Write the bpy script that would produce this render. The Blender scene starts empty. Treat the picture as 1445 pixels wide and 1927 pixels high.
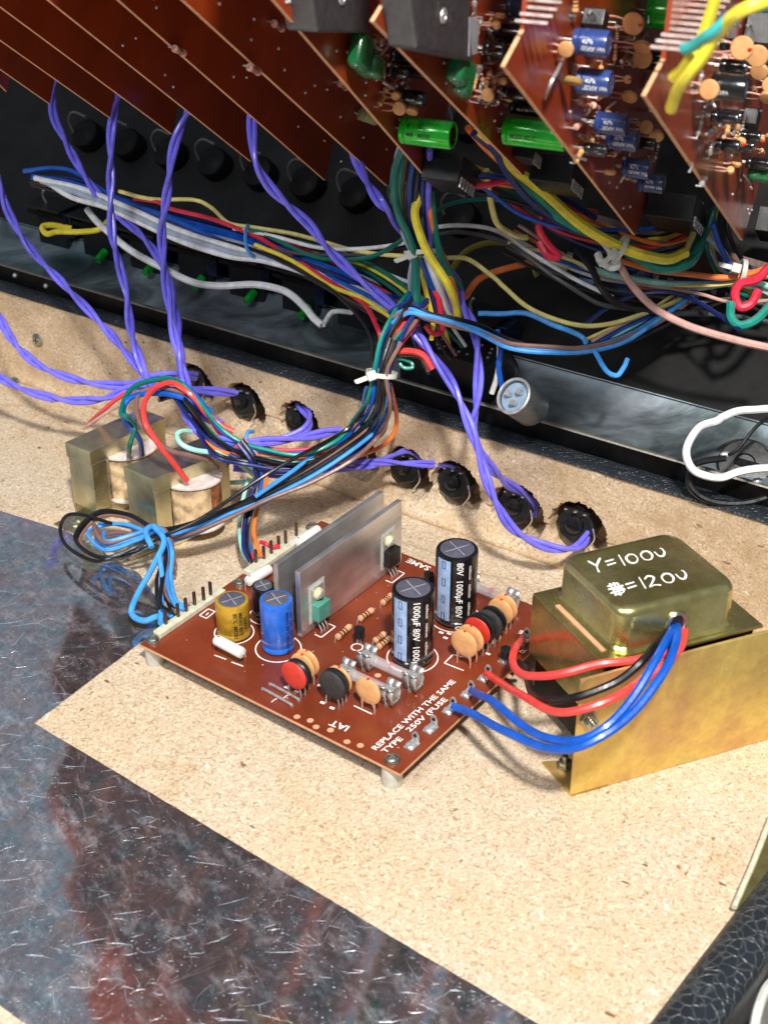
import bpy, math, random
from mathutils import Vector, Matrix, noise
random.seed(7)
S = 0.001                                   # everything below is written in millimetres
sc = bpy.context.scene
COL = sc.collection
# ------------------------------------------------------------------ camera, world, lamps
CX, CY, FOC, PITCH, H = 722.5, 963.5, 2650.0, 0.5501, 463.35
cam_d = bpy.data.cameras.new('camera'); cam = bpy.data.objects.new('camera', cam_d); COL.objects.link(cam)
cam.location = (0, 0, H*S); cam.rotation_euler = (math.pi/2-PITCH, 0, 0)
cam_d.sensor_fit = 'VERTICAL'; cam_d.sensor_height = 36; cam_d.sensor_width = 27
cam_d.lens = 36*FOC/1927; cam_d.clip_start = 0.01; cam_d.clip_end = 50
cam_d.dof.use_dof = True; cam_d.dof.focus_distance = 0.79; cam_d.dof.aperture_fstop = 16
sc.camera = cam
sc.render.resolution_x = 767; sc.render.resolution_y = 1024
w = bpy.data.worlds.new('World'); sc.world = w; w.use_nodes = True
w.node_tree.nodes['Background'].inputs[0].default_value = (0.80, 0.88, 1.0, 1)
w.node_tree.nodes['Background'].inputs[1].default_value = 0.25
def area(name, loc, target, size, power, col):
    l = bpy.data.lights.new(name, 'AREA'); l.shape = 'DISK'; l.size = size; l.energy = power; l.color = col
    o = bpy.data.objects.new(name, l); COL.objects.link(o); o.location = loc
    o.rotation_euler = (Vector(target)-Vector(loc)).to_track_quat('-Z', 'Y').to_euler()
area('ceiling_lamp', (0.14, -0.32, 1.33), (0.0, 0.66, 0), 0.12, 38, (1.0, 0.965, 0.91))
area('fill_light', (-0.55, -0.15, 1.1), (-0.1, 0.75, 0.05), 0.4, 9, (0.90, 0.95, 1.0))  # added soft fill without a visible source, brightens the wall and left side
sc.view_settings.view_transform = 'Standard'; sc.view_settings.look = 'None'
sc.view_settings.exposure = 0; sc.view_settings.gamma = 1
try: sc.cycles.max_bounces = 8; sc.cycles.transparent_max_bounces = 12
except Exception: pass

# ------------------------------------------------------------------ pixel -> place
cp, sp = math.cos(PITCH), math.sin(PITCH)
FW, UP, RT = Vector((0, cp, -sp)), Vector((0, sp, cp)), Vector((1, 0, 0))
CAM = Vector((0, 0, H))
def ray(x, y): return FW + RT*((x-CX)/FOC) - UP*((y-CY)/FOC)
def at(x, y, d): return CAM + ray(x, y)*d                    # depth d in front of the lens
def fl(x, y, h=0.0):                                        # on the horizontal plane z=h
    r = ray(x, y); return CAM + r*((h-H)/r.z)
def py_of(P):
    v = P-CAM; d = v.dot(FW); return CY - FOC*v.dot(UP)/d
def hgt(B, y):                                              # height above B at which image row y is met
    lo, hi = 0.0, 200.0
    for _ in range(40):
        m = (lo+hi)/2
        if py_of(B+Vector((0, 0, m))) > y: lo = m
        else: hi = m
    return lo
def pt(t):                                                  # (x,y,h): h>=0 height, h<0 minus depth
    return fl(t[0], t[1], t[2]) if t[2] >= 0 else at(t[0], t[1], -t[2])
def onplane(x, y, n, c):                                    # plane n.P=c
    r = ray(x, y); return CAM + r*((c-n.dot(CAM))/n.dot(r))

# ------------------------------------------------------------------ materials
def srgb(c):
    return tuple((v/12.92 if v <= .04045 else ((v+.055)/1.055)**2.4) for v in c)
class NT:
    def __init__(s, name):
        s.m = bpy.data.materials.new(name); s.m.use_nodes = True; s.t = s.m.node_tree
        s.b = s.t.nodes['Principled BSDF']; s.tc = s.t.nodes.new('ShaderNodeTexCoord')
    def n(s, t, **k):
        o = s.t.nodes.new(t)
        for a, b in k.items():
            if a in ('operation', 'blend_type', 'data_type', 'feature', 'distance', 'interpolation', 'noise_dimensions', 'use_clamp'): setattr(o, a, b)
        return o
    def link(s, a, b): s.t.links.new(a, b)
    def noise(s, scale, detail=4, rough=.55, stretch=None, rot=None, dist=0):
        v = s.tc.outputs['Object']
        if stretch or rot:
            if rot:
                mr = s.n('ShaderNodeMapping'); s.link(v, mr.inputs[0]); mr.inputs['Rotation'].default_value = rot; v = mr.outputs[0]
            mp = s.n('ShaderNodeMapping'); s.link(v, mp.inputs[0])
            if stretch: mp.inputs['Scale'].default_value = stretch
            v = mp.outputs[0]
        nz = s.n('ShaderNodeTexNoise'); nz.inputs['Scale'].default_value = scale; nz.inputs['Detail'].default_value = detail
        nz.inputs['Roughness'].default_value = rough; nz.inputs['Distortion'].default_value = dist; s.link(v, nz.inputs['Vector'])
        return nz.outputs['Fac']
    def vor(s, scale, stretch=(1, 1, 1), rot=(0, 0, 0), feature='F1', jitter=None):
        mp = s.n('ShaderNodeMapping'); v = s.tc.outputs['Object']
        if jitter:
            ad = s.n('ShaderNodeVectorMath', operation='ADD')
            nz = s.n('ShaderNodeTexNoise'); nz.inputs['Scale'].default_value = jitter[0]; s.link(v, nz.inputs['Vector'])
            ml = s.n('ShaderNodeVectorMath', operation='SCALE'); s.link(nz.outputs['Color'], ml.inputs[0]); ml.inputs['Scale'].default_value = jitter[1]
            s.link(v, ad.inputs[0]); s.link(ml.outputs[0], ad.inputs[1]); v = ad.outputs[0]
        mr = s.n('ShaderNodeMapping'); s.link(v, mr.inputs[0]); mr.inputs['Rotation'].default_value = rot; s.link(mr.outputs[0], mp.inputs[0]); mp.inputs['Scale'].default_value = stretch
        vo = s.n('ShaderNodeTexVoronoi', feature=feature); vo.inputs['Scale'].default_value = scale; s.link(mp.outputs[0], vo.inputs['Vector'])
        return vo
    def ramp(s, fac, stops):
        r = s.n('ShaderNodeValToRGB'); e = r.color_ramp.elements
        while len(e) < len(stops): e.new(.5)
        for i, (p, c) in enumerate(stops):
            e[i].position = p
            c = c if isinstance(c, tuple) else (c, c, c)
            e[i].color = (*c, 1)
        s.link(fac, r.inputs[0]); return r.outputs[0]
    def mix(s, f, a, b, mode='MIX'):
        m = s.n('ShaderNodeMix', data_type='RGBA', blend_type=mode)
        for i, v in ((0, f), (6, a), (7, b)):
            if isinstance(v, (int, float)): m.inputs[i].default_value = v if i == 0 else (v, v, v, 1)
            elif isinstance(v, tuple): m.inputs[i].default_value = (*v, 1)
            else: s.link(v, m.inputs[i])
        return m.outputs[2]
    def bump(s, h, dist, strength=1, prev=None):
        b = s.n('ShaderNodeBump'); b.inputs['Strength'].default_value = strength; b.inputs['Distance'].default_value = dist
        s.link(h, b.inputs['Height'])
        if prev: s.link(prev, b.inputs['Normal'])
        s.link(b.outputs[0], s.b.inputs['Normal']); return b.outputs[0]
MC = {}
def mat(name, rgb, rough=.4, metal=0, var=.12, scale=250, bump=0, bscale=900, coat=0, spec=.5, sat=True, trans=0, rvar=.12):
    if name in MC: return MC[name]
    t = NT(name); c = srgb(rgb)
    f = t.noise(scale, 5)
    lo = tuple(max(0, v*(1-var*1.6)) for v in c); hi = tuple(min(1, v*(1+var*1.3)) for v in c)
    t.link(t.ramp(f, [(.3, lo), (.7, hi)]), t.b.inputs['Base Color'])
    if rvar:
        t.link(t.ramp(t.noise(scale*1.7, 6, .7), [(.3, max(.02, rough-rvar)), (.72, min(1, rough+rvar))]), t.b.inputs['Roughness'])
    else: t.b.inputs['Roughness'].default_value = rough
    t.b.inputs['Metallic'].default_value = metal
    t.b.inputs['Specular IOR Level'].default_value = spec
    if coat: t.b.inputs['Coat Weight'].default_value = coat; t.b.inputs['Coat Roughness'].default_value = .12
    if trans: t.b.inputs['Transmission Weight'].default_value = trans
    if bump: t.bump(t.noise(bscale, 4), bump*S)
    MC[name] = t.m; return t.m
def wiremat(rgb):
    k = 'pvc %.2f %.2f %.2f' % rgb
    return mat(k, rgb, .36, 0, .14, 150, .12, 300, coat=.22, rvar=.14)

def m_chip(name, base, carved=False):
    t = NT(name)
    def K(f): return tuple(min(1, v*q) for v, q in zip(base, f))
    c = t.ramp(t.noise(700, 4, .7), [(.36, K((.72, .66, .58))), (.52, K((.96, .94, .92))), (.64, K((1.08, 1.06, 1.04)))])
    hgt_ = None
    tones = [(0., K((.60, .50, .38))), (.3, K((.86, .79, .70))), (.55, K((1.04, 1.03, 1.0))), (1., K((1.24, 1.26, 1.30)))]
    for i, ang in enumerate((.3, 1.4, 2.5, .9, 2.0, 2.9)):
        v = t.vor((760, 860, 960, 680, 1020, 820)[i], (.34, 1, .7), (0, 0, ang), jitter=(170, .004))
        sep = t.n('ShaderNodeSeparateColor'); t.link(v.outputs['Color'], sep.inputs[0])
        f = t.mix(1, t.ramp(v.outputs['Distance'], [(.34, 1.), (.44, 0.)]), t.ramp(sep.outputs[0], [(.60, 0.), (.63, 1.)]), 'MULTIPLY')
        c = t.mix(f, c, t.ramp(sep.outputs[1], tones))
        hgt_ = f if hgt_ is None else t.mix(.5, hgt_, f)
    big = t.ramp(t.noise(9, 3), [(.3, (1, .92, .80)), (.7, (1.0, 1, 1))])
    c = t.mix(1, c, t.ramp(t.noise(26, 6, .7, dist=.4), [(.56, (1, 1, 1)), (.70, (.88, .80, .68))]), 'MULTIPLY')
    c = t.mix(1, c, big, 'MULTIPLY')
    for sc_, ang, th, col in ((150, .7, .90, (.34, .20, .11)), (190, 2.2, .88, (.50, .33, .20)), (170, 1.5, .86, (1.40, 1.42, 1.45))):
        v = t.vor(sc_, (.4, 1, 1), (0, 0, ang), jitter=(120, .006))
        sep = t.n('ShaderNodeSeparateColor'); t.link(v.outputs['Color'], sep.inputs[0])
        f = t.mix(1, t.ramp(v.outputs['Distance'], [(.10, 1.), (.16, 0.)]), t.ramp(sep.outputs[0], [(th, 0.), (th+.02, 1.)]), 'MULTIPLY')
        c = t.mix(f, c, K(col))
    if carved:
        st = t.ramp(t.noise(45, 6, .65), [(.42, 0.), (.66, .7)])
        c = t.mix(st, c, K((.74, .60, .42)))
    t.link(c, t.b.inputs['Base Color'])
    t.b.inputs['Roughness'].default_value = .75; t.b.inputs['Specular IOR Level'].default_value = .3
    t.bump(hgt_, .18*S, .6)
    return t.m
M_FLOOR = m_chip('raw chipboard', (.59, .50, .39))
M_WALL = m_chip('routed chipboard', (.66, .54, .405), True)

def m_foil():
    t = NT('scratched aluminium shield')
    a = t.noise(11, 5, .6, dist=.3); b = t.noise(150, 9, .82); b2 = t.noise(420, 5, .8, stretch=(1, .45, 1), rot=(0, 0, .5))
    c = t.ramp(a, [(.30, (.54, .55, .58)), (.50, (.70, .70, .74)), (.70, (.84, .85, .90))])
    c = t.mix(1, c, t.ramp(b, [(.36, .72), (.50, .97), (.62, 1.12)]), 'MULTIPLY')
    c = t.mix(1, c, t.ramp(b2, [(.36, .82), (.60, 1.08)]), 'MULTIPLY')
    tint = t.ramp(t.noise(60, 6, .7), [(.40, (.78, .95, 1.0)), (.5, (1, .97, 1)), (.60, (1.0, .86, .84))])
    c = t.mix(1, c, tint, 'MULTIPLY')
    scr = None
    for k, (ang, sc_, w_) in enumerate(((.5, 26, .003), (-.4, 34, .003), (1.7, 30, .003), (.1, 48, .004), (2.5, 40, .003), (1.1, 60, .004))):
        v = t.noise(sc_, 2, .5, stretch=(1, .10, 1), rot=(0, 0, ang), dist=.25)
        cut = t.ramp(t.noise(30+11*k, 3), [(.50, 0.), (.56, 1.)])
        f = t.mix(1, t.ramp(v, [(.5-w_, 0.), (.5, 1.), (.5+w_, 0.)]), cut, 'MULTIPLY')
        scr = f if scr is None else t.mix(1, scr, f, 'LIGHTEN')
    scr = t.mix(1, scr, .6, 'MULTIPLY')
    c = t.mix(scr, c, (.88, .90, .94))
    wire_refl = t.mix(1, t.ramp(t.noise(60, 5, .7, stretch=(1, .3, 1), rot=(0, 0, -1.0)), [(.585, 0.), (.60, .8), (.64, .2)]), t.ramp(t.noise(15, 2), [(.56, 0.), (.62, 1.)]), 'MULTIPLY')
    c = t.mix(wire_refl, c, (.72, .58, .20))  # yellow wire reflections painted into the base colour as streaks
    sp_ = t.vor(330, (1, .6, 1)); f = t.mix(1, t.ramp(sp_.outputs['Distance'], [(.07, 1.), (.16, 0.)]), t.ramp(sp_.outputs['Color'], [(.60, 0.), (.68, 1.)]), 'MULTIPLY')
    c = t.mix(f, c, (.9, .92, .95))
    t.link(c, t.b.inputs['Base Color']); t.link(t.ramp(t.noise(95, 9, .8, stretch=(1, .5, 1), rot=(0, 0, -.6), dist=.3), [(.50, .95), (.60, .84), (.70, .68)]), t.b.inputs['Metallic'])
    ro = t.ramp(t.noise(120, 9, .8), [(.42, .035), (.54, .07), (.68, .25)])
    ro = t.mix(scr, ro, .5); t.link(ro, t.b.inputs['Roughness'])
    n1 = t.bump(t.noise(16, 3, .5), .2*S, .25); t.bump(t.noise(260, 5, .7), .012*S, .8, n1)
    return t.m
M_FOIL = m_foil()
def m_zinc(name, olive):
    t = NT(name); a = t.noise(16, 4, .55, dist=.6)
    if olive: st = [(.25, srgb((.68, .64, .40))), (.5, srgb((.82, .78, .54))), (.75, srgb((.93, .90, .68)))]
    else: st = [(.22, srgb((.80, .60, .52))), (.40, srgb((.84, .68, .44))), (.55, srgb((.92, .80, .46))), (.72, srgb((.78, .76, .46))), (.85, srgb((.88, .66, .54)))]
    c = t.ramp(a, st); c = t.mix(1, c, t.ramp(t.noise(170, 6, .7), [(.3, .82), (.7, 1.08)]), 'MULTIPLY')
    sp_ = t.vor(240, (1, 1, 1)); f = t.mix(1, t.ramp(sp_.outputs['Distance'], [(.07, 1.), (.12, 0.)]), t.ramp(sp_.outputs['Color'], [(.9, 0.), (.92, 1.)]), 'MULTIPLY')
    c = t.mix(f, c, (.9, .88, .8))
    t.link(c, t.b.inputs['Base Color']); t.b.inputs['Metallic'].default_value = .92 if olive else .66
    t.link(t.ramp(t.noise(90, 6, .7), [(.3, .17 if olive else .36), (.75, .36 if olive else .5)]), t.b.inputs['Roughness'])
    t.bump(t.noise(60, 5), .15*S, .5); return t.m
M_ZINC = m_zinc('gold zinc plate', False); M_OLIVE = m_zinc('olive zinc plate', True)
def m_brushed(name, rgb, rough=.36, scale=60, stretch=(1, .05, 1), rot=(0, 0, .6), lo=.6, hi=1.2, metal=.95):
    t = NT(name); c = srgb(rgb); a = t.noise(scale, 6, .6, stretch=stretch, rot=rot)
    b = t.noise(35, 5, .6)
    cc = t.ramp(a, [(.3, tuple(v*lo for v in c)), (.7, tuple(min(1, v*hi) for v in c))])
    cc = t.mix(1, cc, t.ramp(b, [(.3, .72), (.7, 1.1)]), 'MULTIPLY')
    t.link(cc, t.b.inputs['Base Color']); t.b.inputs['Metallic'].default_value = metal
    t.link(t.ramp(b, [(.3, rough-.1), (.7, rough+.12)]), t.b.inputs['Roughness'])
    t.bump(a, .08*S, .5); return t.m
M_ALU = m_brushed('sawn aluminium', (.92, .92, .93), .36, metal=.88, lo=.6)

def m_tray():
    t = NT('steel tray'); a = t.noise(13, 6, .62, stretch=(1, 1.6, 1), dist=.8)
    c = t.ramp(a, [(.30, (.04, .05, .05)), (.46, (.12, .15, .155)), (.60, (.30, .35, .38)), (.78, (.52, .58, .63))])
    hue = t.ramp(t.noise(8, 3, .5, stretch=(1, 1, 1)), [(.34, (.55, .85, .80)), (.46, (.95, .98, 1.0)), (.56, (1, 1, 1)), (.70, (.98, .86, .96))])
    c = t.mix(1, c, hue, 'MULTIPLY'); t.link(c, t.b.inputs['Base Color']); t.b.inputs['Metallic'].default_value = .75
    t.link(t.ramp(a, [(.3, .34), (.7, .58)]), t.b.inputs['Roughness']); t.bump(t.noise(120, 5), .1*S, .5); return t.m
M_DARKSTEEL = m_brushed('dark steel', (.20, .195, .19), .5)
M_STEEL = m_tray()
def m_leather(name='black leathercloth', sc_=210, hi=(.055, .065, .075)):
    t = NT(name)
    v = t.vor(sc_, (1, 1, 1), feature='DISTANCE_TO_EDGE', jitter=(120, .006))
    e = t.ramp(v.outputs['Distance'], [(.0, 0.), (.12, 1.)])
    t.link(t.ramp(e, [(0., hi), (1., (.012, .017, .024))]), t.b.inputs['Base Color'])
    t.b.inputs['Roughness'].default_value = .42; t.bump(e, .5*S, .9); return t.m
M_LEATHER = m_leather(); M_TRIM = m_leather('black trim cloth', 380, (.028, .032, .038))
def m_card(name, rgb, coat=.35):
    t = NT(name); c = srgb(rgb)
    cc = t.ramp(t.noise(28, 5, .6), [(.3, tuple(v*.72 for v in c)), (.7, tuple(v*1.22 for v in c))])
    cc = t.mix(t.ramp(t.noise(700, 3), [(.66, 0.), (.76, .35)]), cc, srgb((.72, .50, .36)))
    t.link(cc, t.b.inputs['Base Color']); t.b.inputs['Roughness'].default_value = .42
    t.link(t.ramp(t.noise(60, 6, .7), [(.3, .30), (.7, .52)]), t.b.inputs['Roughness'])
    t.b.inputs['Coat Weight'].default_value = coat; t.b.inputs['Coat Roughness'].default_value = .2
    t.bump(t.noise(500, 3), .04*S, .5); return t.m
M_PCB = m_card('red brown laminate', (.46, .19, .095)); M_CARD = m_card('phenolic card', (.56, .205, .06))
M_EDGE = mat('laminate edge', (.82, .62, .46), .7)
M_WHITEINK = mat('white ink', (.93, .92, .90), .6, var=.05); M_PAD = mat('bare pad', (.83, .62, .48), .5)
M_CREAM = mat('cream connector plastic', (.80, .79, .70), .45); M_PIN = mat('tinned pin', (.42, .36, .34), .35, .8)
M_TIN = mat('tin', (.80, .80, .79), .34, .7, .15); M_SOLDER = mat('solder', (.80, .80, .81), .34, .65, .2, 500, .2)
M_BLK = mat('black plastic', (.105, .11, .115), .38, var=.3, bump=.05); M_BLKGLOSS = mat('glossy black sleeve', (.085, .085, .095), .2, coat=.4)
M_MATTEBLK = mat('matte black disc', (.19, .19, .19), .65, var=.2, bump=.1); M_REDDISC = mat('red disc', (.80, .22, .17), .5)
M_TAN = mat('tan ceramic', (.86, .64, .42), .5, var=.1, bump=.1, bscale=300); M_TANK = mat('ink brown', (.55, .34, .18), .6)
M_WHITECER = mat('white ceramic', (.90, .89, .87), .3, var=.04, coat=.3); M_REDDOT = mat('red dot', (.85, .13, .10), .4)
M_GOLD = mat('gold sleeve', (.74, .58, .16), .28, .25, coat=.4); M_BLUE = mat('blue sleeve', (.14, .40, .80), .24, coat=.5)
M_DKBLUE = mat('dark blue sleeve', (.17, .26, .50), .25, coat=.4); M_GREEN = mat('bright green sleeve', (.05, .80, .14), .18, .1, coat=.6)
M_FILM = mat('dark green film', (.10, .42, .24), .25, coat=.5); M_TEAL = mat('teal epoxy', (.31, .58, .51), .45)
M_PALEBLUE = mat('pale blue stripe', (.62, .72, .86), .3, coat=.3); M_INK = mat('dark ink', (.13, .13, .10), .5); M_BLUEINK = mat('navy ink', (.08, .16, .42), .5)
M_CAPTOP = mat('cap top foil', (.44, .44, .50), .45, .5); M_SCORE = mat('vent score', (.82, .82, .84), .4, .5)
M_RES = mat('resistor tan', (.80, .62, .46), .45); M_BAND = mat('brown band', (.52, .23, .13), .5); M_BANDK = mat('black band', (.12, .10, .10), .5)
M_PINK = mat('pinkish resistor', (.80, .58, .50), .45); M_NYLON = mat('nylon', (.84, .84, .80), .4, trans=.15); M_WASH = mat('ivory washer', (.86, .82, .66), .4)
M_PAPER = mat('coil paper', (.82, .70, .54), .5, var=.42, scale=130, coat=.3); M_COPPER = mat('varnished winding', (.54, .32, .19), .35, .1, .75, 150, coat=.3)
M_BOBBIN = mat('pale bobbin', (.86, .80, .78), .4); M_GREY = mat('dull grey', (.42, .41, .39), .7)
M_PAINT = mat('white paint pen', (.95, .95, .95), .5, var=.03); M_SCREW = mat('zinc screw', (.70, .71, .66), .3, .95, .2)
M_LED = mat('green lamp lens', (.02, .62, .16), .15, coat=.5); M_FRAME = m_brushed('zinc plated frame', (.93, .89, .72), .30, 40, (1, 1, .3), lo=.6, metal=.93)
M_PANEL = mat('dark panel', (.03, .028, .026), .8, 0, .4, 30)
M_POT = mat('pot body dark', (.014, .015, .018), .6, 0, .3, spec=.25); M_OLDBOARD = mat('brown strip board', (.30, .17, .11), .5, var=.3)
def m_glass():
    t = NT('fuse glass'); t.b.inputs['Base Color'].default_value = (.9, .9, .92, 1); t.b.inputs['Roughness'].default_value = .04
    t.b.inputs['Alpha'].default_value = .20; t.b.inputs['IOR'].default_value = 1.5; t.b.inputs['Coat Weight'].default_value = 1; t.b.inputs['Coat Roughness'].default_value = .02; return t.m
M_GLASS = m_glass()

# ------------------------------------------------------------------ geometry in millimetres
def V(*a): return Vector(a)
class G:
    def __init__(s): s.v = []; s.f = []
    def add(s, vs, fs):
        o = len(s.v); s.v += [Vector(v) for v in vs]; s.f += [[i+o for i in f] for f in fs]; return s
    def merge(s, g): return s.add(g.v, g.f)
def basis(d):
    d = Vector(d).normalized(); a = V(0, 0, 1) if abs(d.z) < .9 else V(1, 0, 0)
    x = a.cross(d).normalized(); return x, d.cross(x), d
def box(c, x, y, z, g=None):                                # half-extent vectors
    g = g or G(); c = Vector(c)
    if x.cross(y).dot(z) < 0: x = -x
    vs = [c+x*i+y*j+z*k for k in (-1, 1) for j in (-1, 1) for i in (-1, 1)]
    return g.add(vs, [[0, 2, 3, 1], [4, 5, 7, 6], [0, 1, 5, 4], [2, 6, 7, 3], [0, 4, 6, 2], [1, 3, 7, 5]])
def lathe(p, d, prof, n=24, g=None, ref=None):               # profile [(radius, distance)]
    g = g or G(); x, y, z = basis(d)
    if ref is not None: x = (ref-z*ref.dot(z)).normalized(); y = z.cross(x)
    vs = []; fs = []
    for r, t in prof:
        for k in range(n):
            a = 2*math.pi*k/n; vs.append(p+z*t+(x*math.cos(a)+y*math.sin(a))*r)
    for i in range(len(prof)-1):
        for k in range(n): fs.append([i*n+k, i*n+(k+1) % n, (i+1)*n+(k+1) % n, (i+1)*n+k])
    fs.append(list(range(n))[::-1]); fs.append([(len(prof)-1)*n+k for k in range(n)])
    return g.add(vs, fs)
def cyl(a, b, r, n=16, r2=None, g=None): return lathe(Vector(a), Vector(b)-Vector(a), [(r, 0), (r if r2 is None else r2, (Vector(b)-Vector(a)).length)], n, g)
def smooth(pts, sub=6):
    if len(pts) < 3: return [pts[0]+(pts[-1]-pts[0])*(i/6) for i in range(7)]
    P = [pts[0]*2-pts[1]]+list(pts)+[pts[-1]*2-pts[-2]]; out = []
    for i in range(1, len(P)-2):
        p0, p1, p2, p3 = P[i-1:i+3]
        for k in range(sub):
            t = k/sub
            out.append(.5*((2*p1)+(p2-p0)*t+(2*p0-5*p1+4*p2-p3)*t*t+(3*p1-p0-3*p2+p3)*t**3))
    out.append(P[-2]); return out
def tube(path, r, n=8, g=None, flat=None):
    g = g or G(); L = len(path); vs = []; fs = []
    t0 = (path[1]-path[0]).normalized(); x = basis(t0)[0] if flat is None else flat
    for i, p in enumerate(path):
        t = (path[min(i+1, L-1)]-path[max(i-1, 0)])
        t = t.normalized() if t.length > 1e-6 else t0
        x = (x-t*x.dot(t)); x = x.normalized() if x.length > 1e-6 else basis(t)[0]
        y = t.cross(x); rr = r(i/(L-1)) if callable(r) else r
        for k in range(n):
            a = 2*math.pi*k/n; vs.append(p+(x*math.cos(a)+y*math.sin(a)*(1 if flat is None else .4))*rr)
    for i in range(L-1):
        for k in range(n): fs.append([i*n+k, i*n+(k+1) % n, (i+1)*n+(k+1) % n, (i+1)*n+k])
    fs.append(list(range(n))[::-1]); fs.append([(L-1)*n+k for k in range(n)])
    return g.add(vs, fs)
def prism(poly, ext, g=None):
    g = g or G(); n = len(poly); nn = sum(((poly[i]-poly[0]).cross(poly[(i+1) % n]-poly[0]) for i in range(1, n-1)), V(0, 0, 0))
    if nn.dot(ext) < 0: poly = poly[::-1]
    return g.add(list(poly)+[p+ext for p in poly], [list(range(n))[::-1], [n+i for i in range(n)]]+[[i, (i+1) % n, n+(i+1) % n, n+i] for i in range(n)])
def ball(c, rx, ry, rz, X=V(1, 0, 0), Y=V(0, 1, 0), Z=V(0, 0, 1), n=14, m=9, g=None):
    g = g or G(); vs = []; fs = []
    for j in range(m+1):
        b = math.pi*(j/m-.5)
        for k in range(n):
            a = 2*math.pi*k/n; vs.append(Vector(c)+X*(rx*math.cos(b)*math.cos(a))+Y*(ry*math.cos(b)*math.sin(a))+Z*(rz*math.sin(b)))
    for j in range(m):
        for k in range(n): fs.append([j*n+k, j*n+(k+1) % n, (j+1)*n+(k+1) % n, (j+1)*n+k])
    return g.add(vs, fs)
ORG = {}
def obj(name, g, m, parent=None, sm=True, bev=0, seg=2, origin=None):
    o_ = ORG[parent.name] if parent else (Vector(origin) if origin is not None else Vector((sum(v.x for v in g.v)/len(g.v), sum(v.y for v in g.v)/len(g.v), min(v.z for v in g.v))))
    me = bpy.data.meshes.new(name); me.from_pydata([(v-o_)*S for v in g.v], [], g.f); me.update()
    o = bpy.data.objects.new(name, me); COL.objects.link(o)
    me.materials.append(m)
    if sm:
        for p in me.polygons: p.use_smooth = True
        me.set_sharp_from_angle(angle=math.radians(38))
    if bev:
        b = o.modifiers.new('bevel', 'BEVEL'); b.width = bev*S; b.segments = seg; b.limit_method = 'ANGLE'; b.angle_limit = math.radians(35)
    if parent: o.parent = parent
    else: o.location = o_*S
    ORG[o.name] = o_; return o
def tag(o, label, cat, group=None):
    o['label'] = label; o['category'] = cat
    if group: o['group'] = group
    return o
def struct(o): o['kind'] = 'structure'; return o
def thing(name, loc, label, cat, group=None):
    o = bpy.data.objects.new(name, None); COL.objects.link(o); o.location = Vector(loc)*S; o.empty_display_size = .01
    ORG[o.name] = Vector(loc); return tag(o, label, cat, group)
def textgeo(s, size, org, X, Y, lift=.12, align='LEFT', bend=None, thick=.08):
    cu = bpy.data.curves.new('t', 'FONT'); cu.body = s; cu.size = size; cu.align_x = align; cu.resolution_u = 2; cu.offset = size*.014
    ob = bpy.data.objects.new('t', cu); COL.objects.link(ob)
    dg = bpy.context.evaluated_depsgraph_get(); dg.update()
    me = bpy.data.meshes.new_from_object(ob.evaluated_get(dg))
    N = X.cross(Y).normalized(); g = G()
    vs = []
    for v in me.vertices:
        if bend: vs.append(bend(v.co.x, v.co.y))
        else: vs.append(org+X*v.co.x+Y*v.co.y+N*lift)
    g.add(vs, [list(p.vertices) for p in me.polygons])
    bpy.data.objects.remove(ob); bpy.data.meshes.remove(me); bpy.data.curves.remove(cu)
    return g

# ------------------------------------------------------------------ setting: chipboard floor and wall
TH = -.6358
EX = V(math.cos(TH), math.sin(TH), 0); EY = V(-math.sin(TH), math.cos(TH), 0); EZ = V(0, 0, 1)
W0 = fl(0, 700); W1 = fl(1445, 1194); WD = (W1-W0).normalized(); WN = V(-WD.y, WD.x, 0)     # WN points away from camera
WLEN = (W1-W0).length
def wall_s(P): return (P-W0).dot(WD)
def wallpt(x, y, off=0):
    r = ray(x, y); t = ((W0+WN*off)-CAM).dot(WN)/r.dot(WN); return CAM+r*t
def nz(p, s): return noise.noise(Vector(p)*s)
HOLES = [(368, 728, 15), (460, 768, 16.5), (563, 802, 16), (672, 862, 15), (765, 893, 17), (857, 922, 17.5), (972, 968, 18), (1087, 1003, 18.5)]
HC = [(wall_s(wallpt(x, y)), wallpt(x, y).z, r) for x, y, r in HOLES]
# the floor: one sheet with a shallow routed recess towards the wall
def floor_h(P):
    d = -(P-W0).dot(WN); s = wall_s(P)
    edge = 34 + 10*nz((s, 0, 3), .02) + 5*nz((s, 9, 1), .06)
    t = max(0, min(1, (edge-d)/3.5)); k = t*t*(3-2*t)
    dep = (2.3+1.2*nz((s, d, 0), .03))*k
    hump = 2.2*math.exp(-((s-205)/40)**2-((d-30)/14)**2)+1.5*math.exp(-((s-60)/60)**2-((d-22)/10)**2)
    return -dep + hump*(.5+.5*k) + .25*nz((s, d, 5), .15)*k
g = G(); nu, nv = 300, 190
org = W0-WD*260; UL, VL = 1200.0, 760.0
for j in range(nv+1):
    vv = (j/nv)**1.6*VL
    for i in range(nu+1):
        P = org+WD*(UL*i/nu)-WN*vv; P.z = floor_h(P); g.v.append(P)
e0, e1 = fl(1225, 1927), fl(1460, 1618); ed = (e1-e0).normalized(); en = V(ed.y, -ed.x, 0)
for j in range(nv):
    for i in range(nu):
        a = j*(nu+1)+i
        if (g.v[a]-e0).dot(en) < 16: g.f.append([a, a+nu+1, a+nu+2, a+1])
struct(obj('floor', g, M_FLOOR, origin=(0, 600, 0)))
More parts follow.
